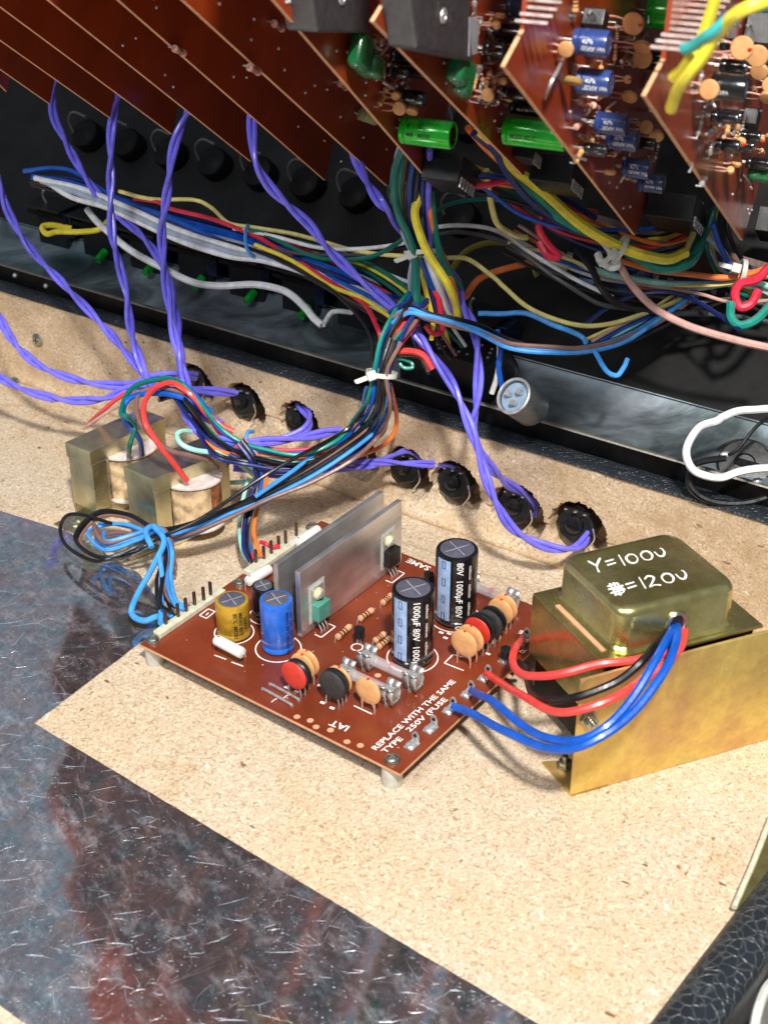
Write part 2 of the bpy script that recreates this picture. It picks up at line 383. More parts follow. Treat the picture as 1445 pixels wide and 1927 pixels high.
# the wall: height field with the bored holes pressed through it
g = G(); s0, s1 = -260.0, 940.0; nu, nv = 1500, 80; WH = 69.0
for j in range(nv+1):
    z = -4+(WH+4)*j/nv
    for i in range(nu+1):
        s = s0+(s1-s0)*i/nu; off = .8*nz((s, z, 0), .02)+.3*nz((s, z, 2), .12)
        off -= 3.0*math.exp(-(z/5.0)**2)                       # coved foot
        hh = 0
        for hs, hz, hr in HC:
            dd = math.hypot(s-hs, (z-hz)*.92)+1.1*nz((s, z, 7), .22)+.8*nz((s, z, 1), .6)
            t = max(0, min(1, (hr-dd)/1.3)); hh = max(hh, t*26)
            t2 = max(0, min(1, (hr+9-dd)/9)) if z < hz else 0; off += 1.6*t2*t2
        P = W0+WD*s+WN*(off+hh); P.z = z; g.v.append(P)
for j in range(nv):
    for i in range(nu):
        a = j*(nu+1)+i; g.f.append([a, a+1, a+nu+2, a+nu+1])
# top of the board
b0 = len(g.v)
g.add([W0+WD*s0+EZ*WH, W0+WD*s1+EZ*WH, W0+WD*s1+WN*14+EZ*WH, W0+WD*s0+WN*14+EZ*WH], [[0, 1, 2, 3]])
struct(obj('wall', g, M_WALL, origin=W0))
struct(obj('ground', G().add([V(-1500, -200, -40), V(2500, -200, -40), V(2500, 3000, -40), V(-1500, 3000, -40)], [[0, 1, 2, 3]]), M_GREY, origin=(0, 600, -40)))
# black leathercloth strip along the wall top
g = G(); A = W0+WD*s0; B = W0+WD*s1
path = [A+(B-A)*(i/120)+EZ*(WH+1.2+.35*nz((i, 0, 0), .9))+WN*(6.0+.5*nz((i, 3, 0), .7)) for i in range(121)]
for i, p in enumerate(path):
    for k in range(9):
        a = math.pi*k/8; g.v.append(p-WN*math.cos(a)*(7.5+.3*nz((i, k, 0), .8))+EZ*math.sin(a)*2.6-EZ*1.0)
for i in range(120):
    for k in range(8): a = i*9+k; g.f.append([a, a+1, a+10, a+9][::-1])
tag(obj('leathercloth_strip', g, M_TRIM), 'black grained leathercloth strip running along the top of the chipboard wall', 'trim strip')
# steel console pan behind it
pan = thing('console_pan', W0+WN*14+EZ*60, 'open dark steel console pan lying behind the chipboard wall', 'metal pan')
LP0 = W0+WN*13.5+WD*s0; LP1 = W0+WN*13.5+WD*s1
def strip(prof, sA=s0, sB=s1, thick=1.0):
    g = G(); base = W0+WN*13.5
    for s in (sA, sB):
        for (o, z) in prof: g.v.append(base+WD*s+WN*o+EZ*z)
    n = len(prof)
    for i in range(n-1): g.f.append([i, i+1, n+i+1, n+i])
    return g
obj('lip', strip([(0, 64), (0, 81), (1.6, 81.6), (3.2, 81), (3.2, 72)]), M_DARKSTEEL, pan, sm=False)
obj('lip_edge', strip([(-.2, 81.1), (.5, 81.9), (2.6, 81.9), (3.4, 81.1)]), mat('pale steel edge', (.52, .50, .46), .4, .6), pan)  # thin paler strip along the top of the lip
obj('tray', strip([(3.0, 70.5), (46, 74.5), (58, 80), (62, 86)]), M_STEEL, pan)
obj('back_plate', strip([(61, 85), (88, 104), (150, 152), (215, 230), (300, 420), (330, 700)]), M_PANEL, pan)
for x in (30, 88):
    p = onplane(x, 508+x*.34, WN, (W0+WN*13.5).dot(WN)); obj('rivet', ball(p-WN*.3, 2, 2, 2, n=10, m=6), M_TIN, pan)
# aluminium shield sheet lying on the floor
pts = [(-260, 800), (-60, 925), (0, 962), (130, 1002), (262, 1080), (330, 1175), (262, 1213), (65, 1362), (540, 1646), (1010, 1927), (1500, 2220), (560, 2260), (100, 1965), (0, 1893), (-260, 1720)]
ring = []
for (x, y), (x2, y2) in zip(pts, pts[1:]+pts[:1]):
    P_, Q_ = fl(x, y, .15), fl(x2, y2, .15); n_ = max(1, int((Q_-P_).length/4)); sd_ = (Q_-P_).cross(EZ).normalized()
    for k in range(n_): q_ = P_+(Q_-P_)*(k/n_); ring.append(q_+sd_*(.35*nz((q_.x, q_.y, 0), .12)+.25*nz((q_.x, q_.y, 2), .5)))
path = smooth(ring[8:9]+ring[8:9], 1) if 0 else ring
g = prism([p for p in path], EZ*.5)
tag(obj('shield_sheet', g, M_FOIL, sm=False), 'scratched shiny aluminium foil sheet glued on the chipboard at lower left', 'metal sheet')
sheet = bpy.data.objects['shield_sheet']; g = G(); rnd = random.Random(5); M_BURR = mat('raised burr', (.86, .88, .92), .35, .6)
def in_sheet(x, y): return (y > 1362+(x-65)*.598+6 or (x < 250 and y < 1362 and y > 985+x*.6 and y < 1362-(x-65)*.756-6)) 
while len(g.f) < 9000:
    x, y = rnd.uniform(-20, 1050), rnd.uniform(970, 1940)
    if not in_sheet(x, y) or y > 1893+x*.72 or nz((x, y, 0), .011)+.5*nz((x, y, 4), .04) < rnd.uniform(-.45, .3): continue
    P = fl(x, y, .68); a = rnd.choice((rnd.uniform(0, 6.28), rnd.gauss(.0, .3))); L = rnd.choice((.25, .25, .3, .3, .35, .4, .4, .5, .6, .8, 1.2, 2.2, 6, 14)); wd = rnd.uniform(.04, .10)*(1 if L > .8 else 1.5)
    cv = rnd.uniform(-.06, .06); pts_ = []
    for k in range(4):
        pts_.append(P.copy()); P = P+V(math.cos(a), math.sin(a), 0)*L/3*rnd.uniform(.6, 1.3); a += cv*L*rnd.uniform(.4, 1.2)
    o0 = len(g.v)
    for k, q in enumerate(pts_):
        n2 = V(-math.sin(a), math.cos(a), 0)*wd*(.3 if k in (0, 3) else 1); g.v += [q+n2, q+EZ*wd*.5, q-n2]
    for k in range(3):
        for c in (0, 1): g.f.append([o0+3*k+c, o0+3*k+3+c, o0+3*k+4+c, o0+3*k+1+c])
obj('scratch_burrs', g, M_BURR, sheet, sm=False)['kind'] = 'stuff'
g = G()
# case edge bottom right
ce = thing('case_edge', fl(1330, 1800), 'black grained leathercloth case edge at the lower right corner', 'case edge')
e0, e1 = fl(1225, 1927), fl(1460, 1618); ed = (e1-e0).normalized(); en = V(ed.y, -ed.x, 0)
g = G()
for i in range(61):
    p = e0-ed*70+ed*(300*i/60)
    for k in range(13):
        a = math.pi*(k/12*1.25); q = p+en*(11.5-math.cos(a)*11.5)+EZ*(math.sin(a)*7.0+1.0)
        if k == 12: q.z = -40
        g.v.append(q)
for i in range(60):
    for k in range(12): a = i*13+k; g.f.append([a, a+1, a+14, a+13][::-1])
obj('leather_cover', g, M_LEATHER, ce)
a, b = fl(1384, 1712, 3), fl(1450, 1540, 3)
obj('metal_strip', prism([a, b, b+V(16, -4, 0), a+V(5, -3, 0)], EZ*.8), M_OLIVE, ce, sm=False)
obj('white_beading', tube([a-V(1, 0, 0)+EZ*1.5, (a+b)/2+EZ*1.6, b+EZ*1.5], 1.3, 8), M_CREAM, ce)
tag(obj('white_cable', tube(smooth([fl(1418, 1935, -20), fl(1428, 1890, -18), fl(1450, 1850, -18), fl(1500, 1830, -20)]), 2.2), wiremat((.85, .85, .83))), 'white cable end outside the case at the bottom right corner', 'cable')
# washers / wood screws on floor and wall
def woodscrew(P, N, r, label, grp='dome head screws in the chipboard'):
    t = thing('screw', P, label, 'screw', grp)
    obj('head', lathe(P, N, [(r, 0), (r, .5), (r*.8, 1.4), (r*.4, 2.0), (.1, 2.1)], 20), M_SCREW, t)
    x, y, z = basis(N); g = G(); box(P+N*2.0, x*r*.45, y*.35, z*.25, g); box(P+N*2.01, x*.35, y*r*.45, z*.25, g)
    obj('slot', g, M_BANDK, t, sm=False)
woodscrew(wallpt(72, 640), -WN, 5.2, 'dull dome head screw high on the chipboard wall at far left')
woodscrew(fl(36, 712, 0), EZ, 5.2, 'dull dome head screw lying flat in the floor at the far left edge')

# ------------------------------------------------------------------ power supply board
BZ = 14.0
PO = V(-129.2, 599.07, BZ)
def pb(x, y): return fl(x, y, BZ)
board = thing('circuit_board', PO+EX*85+EY*77-EZ*BZ, 'reddish brown power supply board with tall capacitors and twin aluminium heat sinks', 'circuit board')
lam = prism([PO-EZ*1.6, PO+EX*170-EZ*1.6, PO+EX*170+EY*153.8-EZ*1.6, PO+EY*153.8-EZ*1.6], EZ*1.6)
# laminate: top face plus pale edges
obj('laminate', lam, M_PCB, board, sm=False)
g = G()
for a, b in ((PO, PO+EX*170), (PO+EX*170, PO+EX*170+EY*153.8), (PO, PO+EY*153.8)):
    d = (b-a).normalized(); nrm = V(d.y, -d.x, 0)
    if nrm.dot((PO+EX*85+EY*77)-a) > 0: nrm = -nrm
    box((a+b)/2-EZ*.8+nrm*.06, d*((b-a).length/2), nrm*.08, EZ*.72, g)
obj('cut_edge', g, M_EDGE, board, sm=False)
def b_screw(x, y):
    P = pb(x, y); t = obj('screw', lathe(P, EZ, [(4.1, 0), (4.1, .5), (3.3, .7), (3.1, 1.8), (2.2, 2.5), (.1, 2.7)], 20), M_SCREW, board)
    g = G(); box(P+EZ*2.6, EX*1.8, EY*.3, EZ*.2, g); box(P+EZ*2.61, EX*.3, EY*1.8, EZ*.2, g); obj('slot', g, M_GREY, t, sm=False)
    obj('standoff', lathe(V(P.x, P.y, 0), EZ, [(5, 0), (5.2, .4), (4.9, BZ-1.7)], 20), M_NYLON, board)
for q in ((289, 1205), (738, 1430), (451, 1098), (588, 992), (1040, 1166)): b_screw(*q)

def can(x, y, topy, r, m, name='capacitor', lab=None, stripe=None, marks=None, vent=True):
    B = pb(x, y); h = hgt(B, topy); prof = [(r*.9, .6), (r*.99, 1.2), (r, 2), (r, 3.4), (r*.95, 4.0), (r, 4.8), (r, h-1.2), (r*.97, h-.4), (r*.88, h), (r*.80, h)]
    o = obj(name, lathe(B, EZ, prof, 40), m, board)
    if lab: o['label'] = lab
    obj('top_disc', lathe(B+EZ*(h+.02), EZ, [(r*.80, 0), (r*.78, .1)], 32), M_CAPTOP, o)
    g = G()
    for a in (.5, .5+math.pi/2): box(B+EZ*(h+.14), V(math.cos(a), math.sin(a), 0)*r*.66, V(-math.sin(a), math.cos(a), 0)*.22, EZ*.06, g)
    obj('vent_score', g, M_SCORE, o, sm=False)
    ang0 = math.atan2(-B.y, -B.x)                              # towards the viewer
    def wrap(a0, a1, z0, z1, n=8, lift=.12):
        g = G()
        for i in range(n+1):
            a = ang0+a0+(a1-a0)*i/n
            for z in (z0, z1): g.v.append(B+V(math.cos(a), math.sin(a), 0)*(r+lift)+EZ*z)
        for i in range(n): g.f.append([2*i, 2*i+2, 2*i+3, 2*i+1])
        return g
    if stripe:
        obj('stripe', wrap(-1.02, -.28, 5.2, h-1.5), stripe, o)
        g = G()
        for k in range(4):
            zc = 7.5+k*(h-10)/3.2; zz = 2.0
            for a0, a1, z0, z1 in ((-.72, -.68, zc-zz, zc+zz), (-.56, -.52, zc-zz, zc+zz), (-.72, -.52, zc+zz, zc+zz+.4), (-.72, -.52, zc-zz-.4, zc-zz)): g.merge(wrap(a0, a1, z0, z1, 2, .2))
        obj('polarity_mark', g, M_BLUEINK, o)
    if marks:
        gg = G()
        for s_, a0, size, z in marks:
            def bend(u, v, a0=a0, z=z): a = ang0+a0+v/r; return B+V(math.cos(a), math.sin(a), 0)*(r+.15)+EZ*(z-u)
            # text runs down the can: u along -z, v around
            gg.merge(textgeo(s_, size, V(0, 0, 0), V(1, 0, 0), V(0, 1, 0), bend=bend))
        obj('printing', gg, MK[m.name], o, sm=False)
    obj('solder_leg', cyl(B-EZ*.0, B+EZ*.8, r*.2, 8), M_TIN, o)
    return o, h
MK = {'glossy black sleeve': M_WHITEINK, 'gold sleeve': M_INK, 'blue sleeve': M_BLUEINK}
hh = 44
can(776, 1237, 1106, 11.0, M_BLKGLOSS, lab='tall black capacitor with pale blue stripe nearest the fuses', stripe=M_PALEBLUE, marks=[('1000µF 80V  1000µF 80V  1000µF', .02, 5.0, 43), ('nichicon    nichicon    nichicon', .62, 2.6, 40)])
can(856, 1162, 1032, 11.3, M_BLKGLOSS, lab='tall black capacitor with pale blue stripe nearest the disc row', stripe=M_PALEBLUE, marks=[('80V  1000µF 80V  1000µF 80V', .02, 5.0, 43), ('nichicon    nichicon    nichicon', .62, 2.6, 40)])
can(441, 1192, 1128, 9.0, M_GOLD, lab='short gold capacitor', marks=[('85°C  M8203', .0, 3.0, 19), ('M8203 85°C', .32, 3.0, 19), ('50WV', .62, 3.0, 15)])
can(499, 1160, 1101, 6.4, M_BLKGLOSS, lab='small black and gold capacitor', marks=[('85°C 50V', .3, 2.6, 16)])
can(524, 1218, 1126, 8.6, M_BLUE, lab='bright blue capacitor', marks=[('M8203 85°C M8203 85°C', .55, 2.8, 27), ('50V 2200  50V 2200', .9, 2.6, 26)])

B = pb(499, 1160); g = G(); a0 = math.atan2(-B.y, -B.x); h_ = hgt(B, 1101)
for i in range(9):
    a = a0+.35+1.2*i/8
    for z in (4.8, h_-1.3): g.v.append(B+V(math.cos(a), math.sin(a), 0)*6.5+EZ*z)
for i in range(8): g.f.append([2*i, 2*i+2, 2*i+3, 2*i+1])
obj('gold_panel', g, M_GOLD, board)
# heat sinks with transistors
def sink(xa, ya, xb, yb, topy, label):
    A, B = pb(xa, ya), pb(xb, yb); d = EY; L = (B-A).dot(EY); h = hgt(A, topy)
    o = obj('heat_sink', box(A+EY*L/2+EZ*(h/2+.3), EY*L/2, EX*1.6, EZ*h/2), M_ALU, board, sm=False, bev=.35); o['label'] = label
    return A, L, h, o
fA, fL, fh, fo = sink(564, 1200, 762, 1062, 1077, 'front aluminium heat sink plate')
bA, bL, bh, bo = sink(524, 1188, 724, 1046, 1062, 'rear aluminium heat sink plate')
def to220(x, y, m, label, zc=13):
    P = pb(x, y); k = (P-fA).dot(EY); c = fA+EY*k+EX*1.7
    t = obj('power_transistor', box(c+EX*3.1+EZ*zc, EY*5.1, EX*2.4, EZ*5.2), m, board, sm=False, bev=.4); t['label'] = label
    obj('metal_tab', box(c+EX*.55+EZ*(zc+6), EY*5.1, EX*.5, EZ*8.5), M_TIN, t, sm=False, bev=.2)
    obj('mica_sheet', box(c+EX*.15+EZ*(zc+4.5), EY*6.6, EX*.07, EZ*12), M_NYLON, t, sm=False)
    obj('washer', lathe(c+EX*1.1+EZ*(zc+9.6), EX, [(3.4, 0), (3.4, 1.0), (2.4, 1.5), (2.3, 2.2)], 20), M_WASH, t)
    obj('screw_head', lathe(c+EX*2.6+EZ*(zc+9.6), EX, [(2.2, 0), (2.2, 1.0), (1.4, 1.8), (.1, 2.0)], 16), M_TIN, t)
    for q in (-2.5, 0, 2.5):
        p0 = c+EX*3+EY*q+EZ*(zc-5); obj('leg', tube(smooth([p0, p0-EZ*3, p0+EX*1.8-EZ*6, V(p0.x, p0.y, BZ)+EX*1.8]), .5, 6), M_TIN, t)
    g = G(); cc = V(c.x, c.y, BZ+.1)+EX*5
    for a, b in ((cc-EY*6-EX*2, cc-EY*6+EX*2.5), (cc-EY*6+EX*2.5, cc+EY*6+EX*2.5), (cc+EY*6+EX*2.5, cc+EY*6-EX*2)): box((a+b)/2, (b-a)/2, ((b-a).cross(EZ)).normalized()*.3, EZ*.05, g)
    obj('outline_print', g, M_WHITEINK, board, sm=False)
to220(597, 1180, M_TEAL, 'teal power transistor'); to220(737, 1083, M_BLK, 'black power transistor')

def axial(p0, p1, r, m, z, bands=True, name='resistor', standing=False):
    a, b = pb(*p0)+EZ*z, pb(*p1)+EZ*z; d = (b-a).normalized(); L = (b-a).length
    prof = [(r*.45, 0), (r*.95, .4), (r, L*.1), (r, L*.2), (r*.86, L*.26), (r*.86, L*.74), (r, L*.8), (r, L*.9), (r*.95, L-.4), (r*.45, L)]
    if not bands: prof = [(r*.3, 0), (r*.9, .5), (r, 1.4), (r, L-1.4), (r*.9, L-.5), (r*.3, L)]
    o = obj(name, lathe(a, d, prof, 16), m, board)
    if bands:
        for k, t in enumerate((.16, .38, .56)): obj('colour_band', lathe(a+d*(L*t), d, [(r*1.03 if k == 0 else r*.9, 0), (r*1.03 if k == 0 else r*.9, L*.09)], 16), M_BANDK if k == 1 else M_BAND, o)
    g = G()
    for e, s in ((a, -1), (b, 1)):
        q = e+d*s*1.6; tube([e, q, V(q.x, q.y, z+BZ-.6), V(q.x, q.y, BZ)], .35, 6, g)
    obj('lead', g, M_TIN, o)
    return o, a, b, d
for p, q in (((634, 1206), (659, 1184)), ((676, 1171), (701, 1153)), ((719, 1141), (737, 1125)), ((705, 1212), (724, 1198)), ((711, 1224), (735, 1206)), ((808, 1136), (822, 1119)), ((813, 1148), (828, 1134)), ((925, 1215), (938, 1203))):
    axial(p, q, 1.8, M_RES, 2.0)
for p, q, z in (((408, 1225), (459, 1252), 7.5), ((466, 1108), (509, 1082), 4.5), ((558, 1034), (600, 1006), 4)):
    o, a, b, d = axial(p, q, 3.1, M_WHITECER, z, False); o['label'] = 'white ceramic resistor'
    obj('red_dot', ball(a+d*2.2+EZ*2.9, .8, .8, .4, n=8, m=5), M_REDDOT, o)
    if z == 7.5:
        for e in (a-d*1.6, b+d*1.6): obj('spacer', cyl(V(e.x, e.y, BZ), V(e.x, e.y, BZ+6.5), 1.0, 10), M_BAND, o)
def to92(x, y):
    P = pb(x, y); g = G(); n = 16; prof = []
    poly = [P+EZ*5+V(math.cos(a), math.sin(a), 0)*3.1 for a in [math.radians(-150+300*k/14) for k in range(15)]]
    o = obj('small_transistor', prism(poly, EZ*5.2), M_BLK, board, sm=False, bev=.3)
    for q in (-1.3, 0, 1.3): obj('leg', cyl(P+EX*q, P+EX*q*.8+EZ*5.2, .3, 6), M_TIN, o)
to92(676, 1212); to92(806, 1108); to92(950, 1250)
# discs
def disc(x, y, r, m, th=1.9, leg=5.0, mark=True, red=False, tilt=0.0, depth=0):
    P = pb(x, y); nrm = (EY+EX*tilt).normalized(); c = P+EZ*(leg+r)
    o = obj('disc_capacitor' if m is M_TAN else 'varistor', lathe(c-nrm*th/2, nrm, [(r*.55, -.25), (r*.86, -.02), (r*.97, th*.2), (r, th*.5), (r*.97, th*.8), (r*.86, th+.02), (r*.55, th+.2)], 32), m, board)
    side = nrm.cross(EZ)
    for s in (-1, 1):
        q = P+side*s*r*.5; obj('leg', tube([q, q+EZ*(leg*.7), c+side*s*r*.42-EZ*r*.80], .42 if m is not M_TAN else lambda t: .35+.8*t*t, 6), M_TIN if m is not M_TAN else M_PINK, o)
    if m is M_TAN:
        if mark: obj('printing', textgeo('103M', 3.4, c-nrm*(th/2+.26)-side*(-4.0)-EZ*1.2, -side, EZ, lift=.05).merge(textgeo('1KV', 3.0, c-nrm*(th/2+.26)-side*(-2.7)-EZ*4.6, -side, EZ, lift=.05)), M_TANK, o, sm=False)
        obj('red_dot', ball(c+EZ*r*.97, .9, .9, .5, n=8, m=5), M_REDDOT, o)
    return o
disc(580, 1283, 7.6, M_TAN, mark=False); disc(571, 1291, 7.6, M_TAN, mark=False)
disc(563, 1302, 7.9, M_BLK, th=4.0, leg=4.5); disc(555, 1308, 7.9, M_REDDISC, th=1.8, leg=4.5)
disc(640, 1315, 7.6, M_TAN, mark=False); disc(633, 1322, 8.0, M_BLK, th=3.4, leg=5.0); disc(626, 1328, 8.0, M_MATTEBLK, th=2.2, leg=5.0)
disc(693, 1338, 7.6, M_TAN)
disc(872, 1252, 8.0, M_TAN, leg=6); disc(884, 1240, 8.0, M_TAN, mark=False, leg=5.5); disc(896, 1228, 8.0, M_REDDISC, th=1.4, leg=6)
disc(905, 1220, 8.3, M_BLK, th=3.2, leg=6); disc(918, 1212, 8.3, M_MATTEBLK, th=2.6, leg=5); disc(927, 1202, 8.0, M_BLK, th=2.0, leg=5)
disc(940, 1187, 7.8, M_TAN, mark=False, leg=5); disc(948, 1178, 7.8, M_TAN, leg=5)
# fuses in spring clips
def fuse(p, q, zc=7.0, only=None):
    a, b = pb(*p)+EZ*zc, pb(*q)+EZ*zc; m_ = (a+b)/2; L = 30.0; d = EX.copy() if only is None else (b-a).normalized()
    L = (b-a).length; a = m_-d*L/2; b = m_+d*L/2; side = d.cross(EZ)
    o = obj('fuse', cyl(a-d*2.8, a+d*3.4, 3.4, 24), M_TIN, board, bev=.3); obj('end_cap', cyl(b-d*3.4, b+d*2.8, 3.4, 24), M_TIN, o, bev=.3)
    obj('glass_tube', cyl(a+d*2.8, b-d*2.8, 3.0, 28), M_GLASS, o)
    obj('fuse_wire', tube(smooth([a+d*3, a+d*8-EZ*.8, m_, b-d*8+EZ*.5, b-d*3]), .15, 6), M_TIN, o)
    obj('red_mark', ball(m_+EZ*2.6+d*1, 1.6, 1.2, .35, d, side, EZ, 12, 5), M_REDDOT, o)
    for c in (a, b):
        k = obj('fuse_clip', box(V(c.x, c.y, BZ+1.6), d*3.2, side*3.0, EZ*.3), M_TIN, board, sm=False)
        for s in (-1, 1):
            g = G(); pr = [(3.0, 1.6-zc)]+[(3.75*math.cos(q), 3.75*math.sin(q)) for q in (-.75, -.35, 0, .35, .7, .95)]+[(2.7, 3.6), (3.6, 4.6), (4.6, 5.0)]
            for dd in (-4.0, -.25, .25, 4.0):
                for (r_, z_) in pr: g.v.append(c+d*dd+side*s*r_+EZ*z_)
            n = len(pr)
            for row in (0, 2):
                for i in range(n-1): g.f.append([row*n+i, row*n+i+1, (row+1)*n+i+1, (row+1)*n+i])
            e = obj('spring_leaf', g, M_TIN, k, sm=True); sd = e.modifiers.new('s', 'SOLIDIFY'); sd.thickness = .5*S; sd.offset = 0
            obj('foot', box(V(c.x, c.y, BZ+.8)+side*s*3, d*1, side*.3, EZ*.8), M_TIN, k, sm=False)
fuse((692, 1256), (776, 1298)); fuse((651, 1283), (733, 1324)); fuse((884, 1118), (958, 1150), only=1)
# solder lugs along the right edge
LUG = [(775, 1404), (810, 1373), (846, 1338), (880, 1307), (912, 1277), (950, 1243), (985, 1207)]
for i, (x, y) in enumerate(LUG):
    P = pb(x, y); o = obj('solder_lug', box(P+EZ*.5, EX*2.6, EY*3.6, EZ*.45), M_TIN, board, sm=False, bev=.2)
    g = G(); pr = [P+EY*2.6+EX*(-2.2)+EZ*.8, P+EY*2.6+EX*2.2+EZ*.8, P+EY*2.6+EX*2.0+EZ*5, P+EY*2.6+EX*.8+EZ*7, P+EY*2.6-EX*.8+EZ*7, P+EY*2.6-EX*2.0+EZ*5]
    prism(pr, EY*.6, g); obj('upright_tag', g, M_TIN, o, sm=False, bev=.15)
    obj('eyelet', lathe(P+EY*2.3+EZ*4.8, EY, [(1.0, 0), (1.0, .2)], 12), M_BANDK, o)
    obj('solder_blob', ball(P-EY*.8+EZ*.9, 2.9, 3.0, 1.5, EX, EY, EZ), M_SOLDER, o)
# pin headers
def header(sa, sb, wd, pins, name='pin_header'):
    a, b = pb(*sa), pb(*sb); L = (b-a).dot(EY)
    o = obj(name, box(a+EY*L/2+EX*wd/2+EZ*1.6, EY*L/2, EX*wd/2, EZ*1.6), M_CREAM, board, sm=False, bev=.4)
    for (x, y) in pins:
        P = fl(x, y, BZ+3.2); p = obj('pin', box(P+EZ*3.9, EX*.75, EY*.75, EZ*4.6), M_PIN, o, sm=False, bev=.15)
header((289, 1196), (412, 1112), 5.4, [(313, 1174), (336, 1160), (351, 1150), (367, 1138), (384, 1129), (397, 1119)])
header((458, 1080), (572, 1003), 7.0, [(482, 1058), (497, 1051), (511, 1041), (525, 1032), (538, 1022), (558, 1008)])
# silk screen, pads, wire links
TX = EY; TY = -EX
def silk(s, x, y, size, X=TX, Y=TY, al='LEFT'): obj('printed_text', textgeo(s, size, pb(x, y), X, Y, lift=.08, align=al), M_WHITEINK, board, sm=False)
def fit(s, x0, y0, x1, y1, size):
    a, b = pb(x0, y0), pb(x1, y1); g0 = textgeo(s, size, V(0, 0, 0), V(1, 0, 0), V(0, 1, 0)); w_ = max(v.x for v in g0.v); k = (b-a).length/w_
    d = (b-a).normalized(); obj('printed_text', textgeo(s, size, a, d*k, V(-d.y, d.x, 0), lift=.08), M_WHITEINK, board, sm=False)
fit('REPLACE WITH THE SAME', 707, 1413, 858, 1283, 4.5); fit('TYPE', 725, 1418, 759, 1391, 4.4); fit('250V (FUSE', 771, 1378, 843, 1317, 4.4)
fit('SAME', 812, 1068, 770, 1051, 6.0); fit('(RE', 1000, 1192, 978, 1186, 4.4); fit('IAT', 660, 1368, 626, 1355, 6.0)
silk('J', 519, 1317, 4, -EX, -EY); silk('J', 541, 1310, 4, -EX, -EY); silk('J7', 990, 1225, 4, -EX, -EY)
for (p, q) in (((496, 1299), (548, 1328)), ((510, 1290), (561, 1318))):
    obj('wire_link', tube(smooth([pb(*p), pb(*p)+EX*.5+EZ*.9, pb(*q)-EX*.5+EZ*.9, pb(*q)], 4), .75, 8), M_TIN, board)
for q in ((559, 1349), (584, 1356), (595, 1368), (622, 1374), (653, 1396), (678, 1403), (711, 1271), (736, 1279), (957, 1273), (975, 1262)):
    obj('solder_pad', lathe(pb(*q), EZ, [(1.7, .03), (1.7, .1), (.8, .12)], 14), M_PAD, board)
def ringp(x, y, r, a0=0, a1=6.283, wd=.35):
    g = G(); P = pb(x, y); n = 40
    for i in range(n+1):
        a = a0+(a1-a0)*i/n
        for rr in (r-wd, r+wd): g.v.append(P+V(math.cos(a), math.sin(a), 0)*rr+EZ*.07)
    for i in range(n): g.f.append([2*i, 2*i+1, 2*i+3, 2*i+2])
    obj('outline_print', g, M_WHITEINK, board, sm=False)
for q in ((776, 1237, 13.3), (856, 1162, 13.6), (441, 1190, 10.5), (499, 1158, 8.6), (524, 1220, 12), (672, 1218, 3.0)): ringp(*q)
def linep(pts, wd=.35):
    g = G()
    for a, b in zip(pts[:-1], pts[1:]):
        a, b = pb(*a)+EZ*.08, pb(*b)+EZ*.08; box((a+b)/2, (b-a)/2, ((b-a).cross(EZ)).normalized()*wd, EZ*.03, g)
    obj('outline_print', g, M_WHITEINK, board, sm=False)
linep([(376, 1158), (392, 1146), (405, 1151), (389, 1164), (376, 1158)]); linep([(388, 1158), (393, 1153)])
linep([(404, 1233), (426, 1241)]); linep([(436, 1246), (458, 1254)]); linep([(836, 1248), (852, 1232), (886, 1240)]); linep([(836, 1248), (872, 1262)]); linep([(666, 1328), (700, 1344)])
for q in ((540, 1293), (559, 1301), (607, 1322), (625, 1332), (830, 1190), (838, 1200), (845, 1192), (918, 1230), (602, 1290), (577, 1275)):
    linep([(q[0]-4, q[1]-1), (q[0]+4, q[1]+2)], .8)
for k in range(46):                                          # scattered soldered stubs and specks of flux
    u, v = random.uniform(8, 162), random.uniform(8, 146); P = PO+EX*u+EY*v
    obj('flux_speck', ball(P+EZ*.05, random.uniform(.25, .7), random.uniform(.25, .5), .12, n=6, m=4), M_EDGE, board)

# ------------------------------------------------------------------ wires
WR = []
PURPLE = (.46, .43, .93); BLU = (.05, .34, .74); SKY = (.27, .60, .90); REDW = (.93, .27, .25); CRIM = (.86, .16, .27); BLKW = (.07, .07, .08)
BRN = (.52, .38, .34); GRN = (.0, .42, .36); TEALW = (.10, .55, .48); YEL = (.95, .86, .24); PYEL = (.92, .86, .52); ORG_ = (.95, .48, .20); WHT = (.92, .92, .92)
GRY = (.66, .70, .76); MINT = (.62, .86, .80); DGRY = (.30, .30, .31); PNK = (.80, .62, .58); NAVY = (.08, .14, .40)
def wire(pts, rgb, r, label, cat='wire', parent=None, group=None, sub=7, name='wire', strip_end=None):
    P = [pt(p) if not isinstance(p, Vector) else p for p in pts]
    path = smooth(P, sub); q0 = random.uniform(0, 99); m_ = len(path)-1
    path = [p+V(nz((i, q0, 0), .09), nz((i, q0, 5), .09), nz((i, q0, 9), .09))*(1.1*min(1, i/4, (m_-i)/4)) for i, p in enumerate(path)]
    o = obj(name, tube(path, r, 8), wiremat(rgb), parent)
    if parent is None: tag(o, label, cat, group)
    elif label: o['label'] = label
    return o
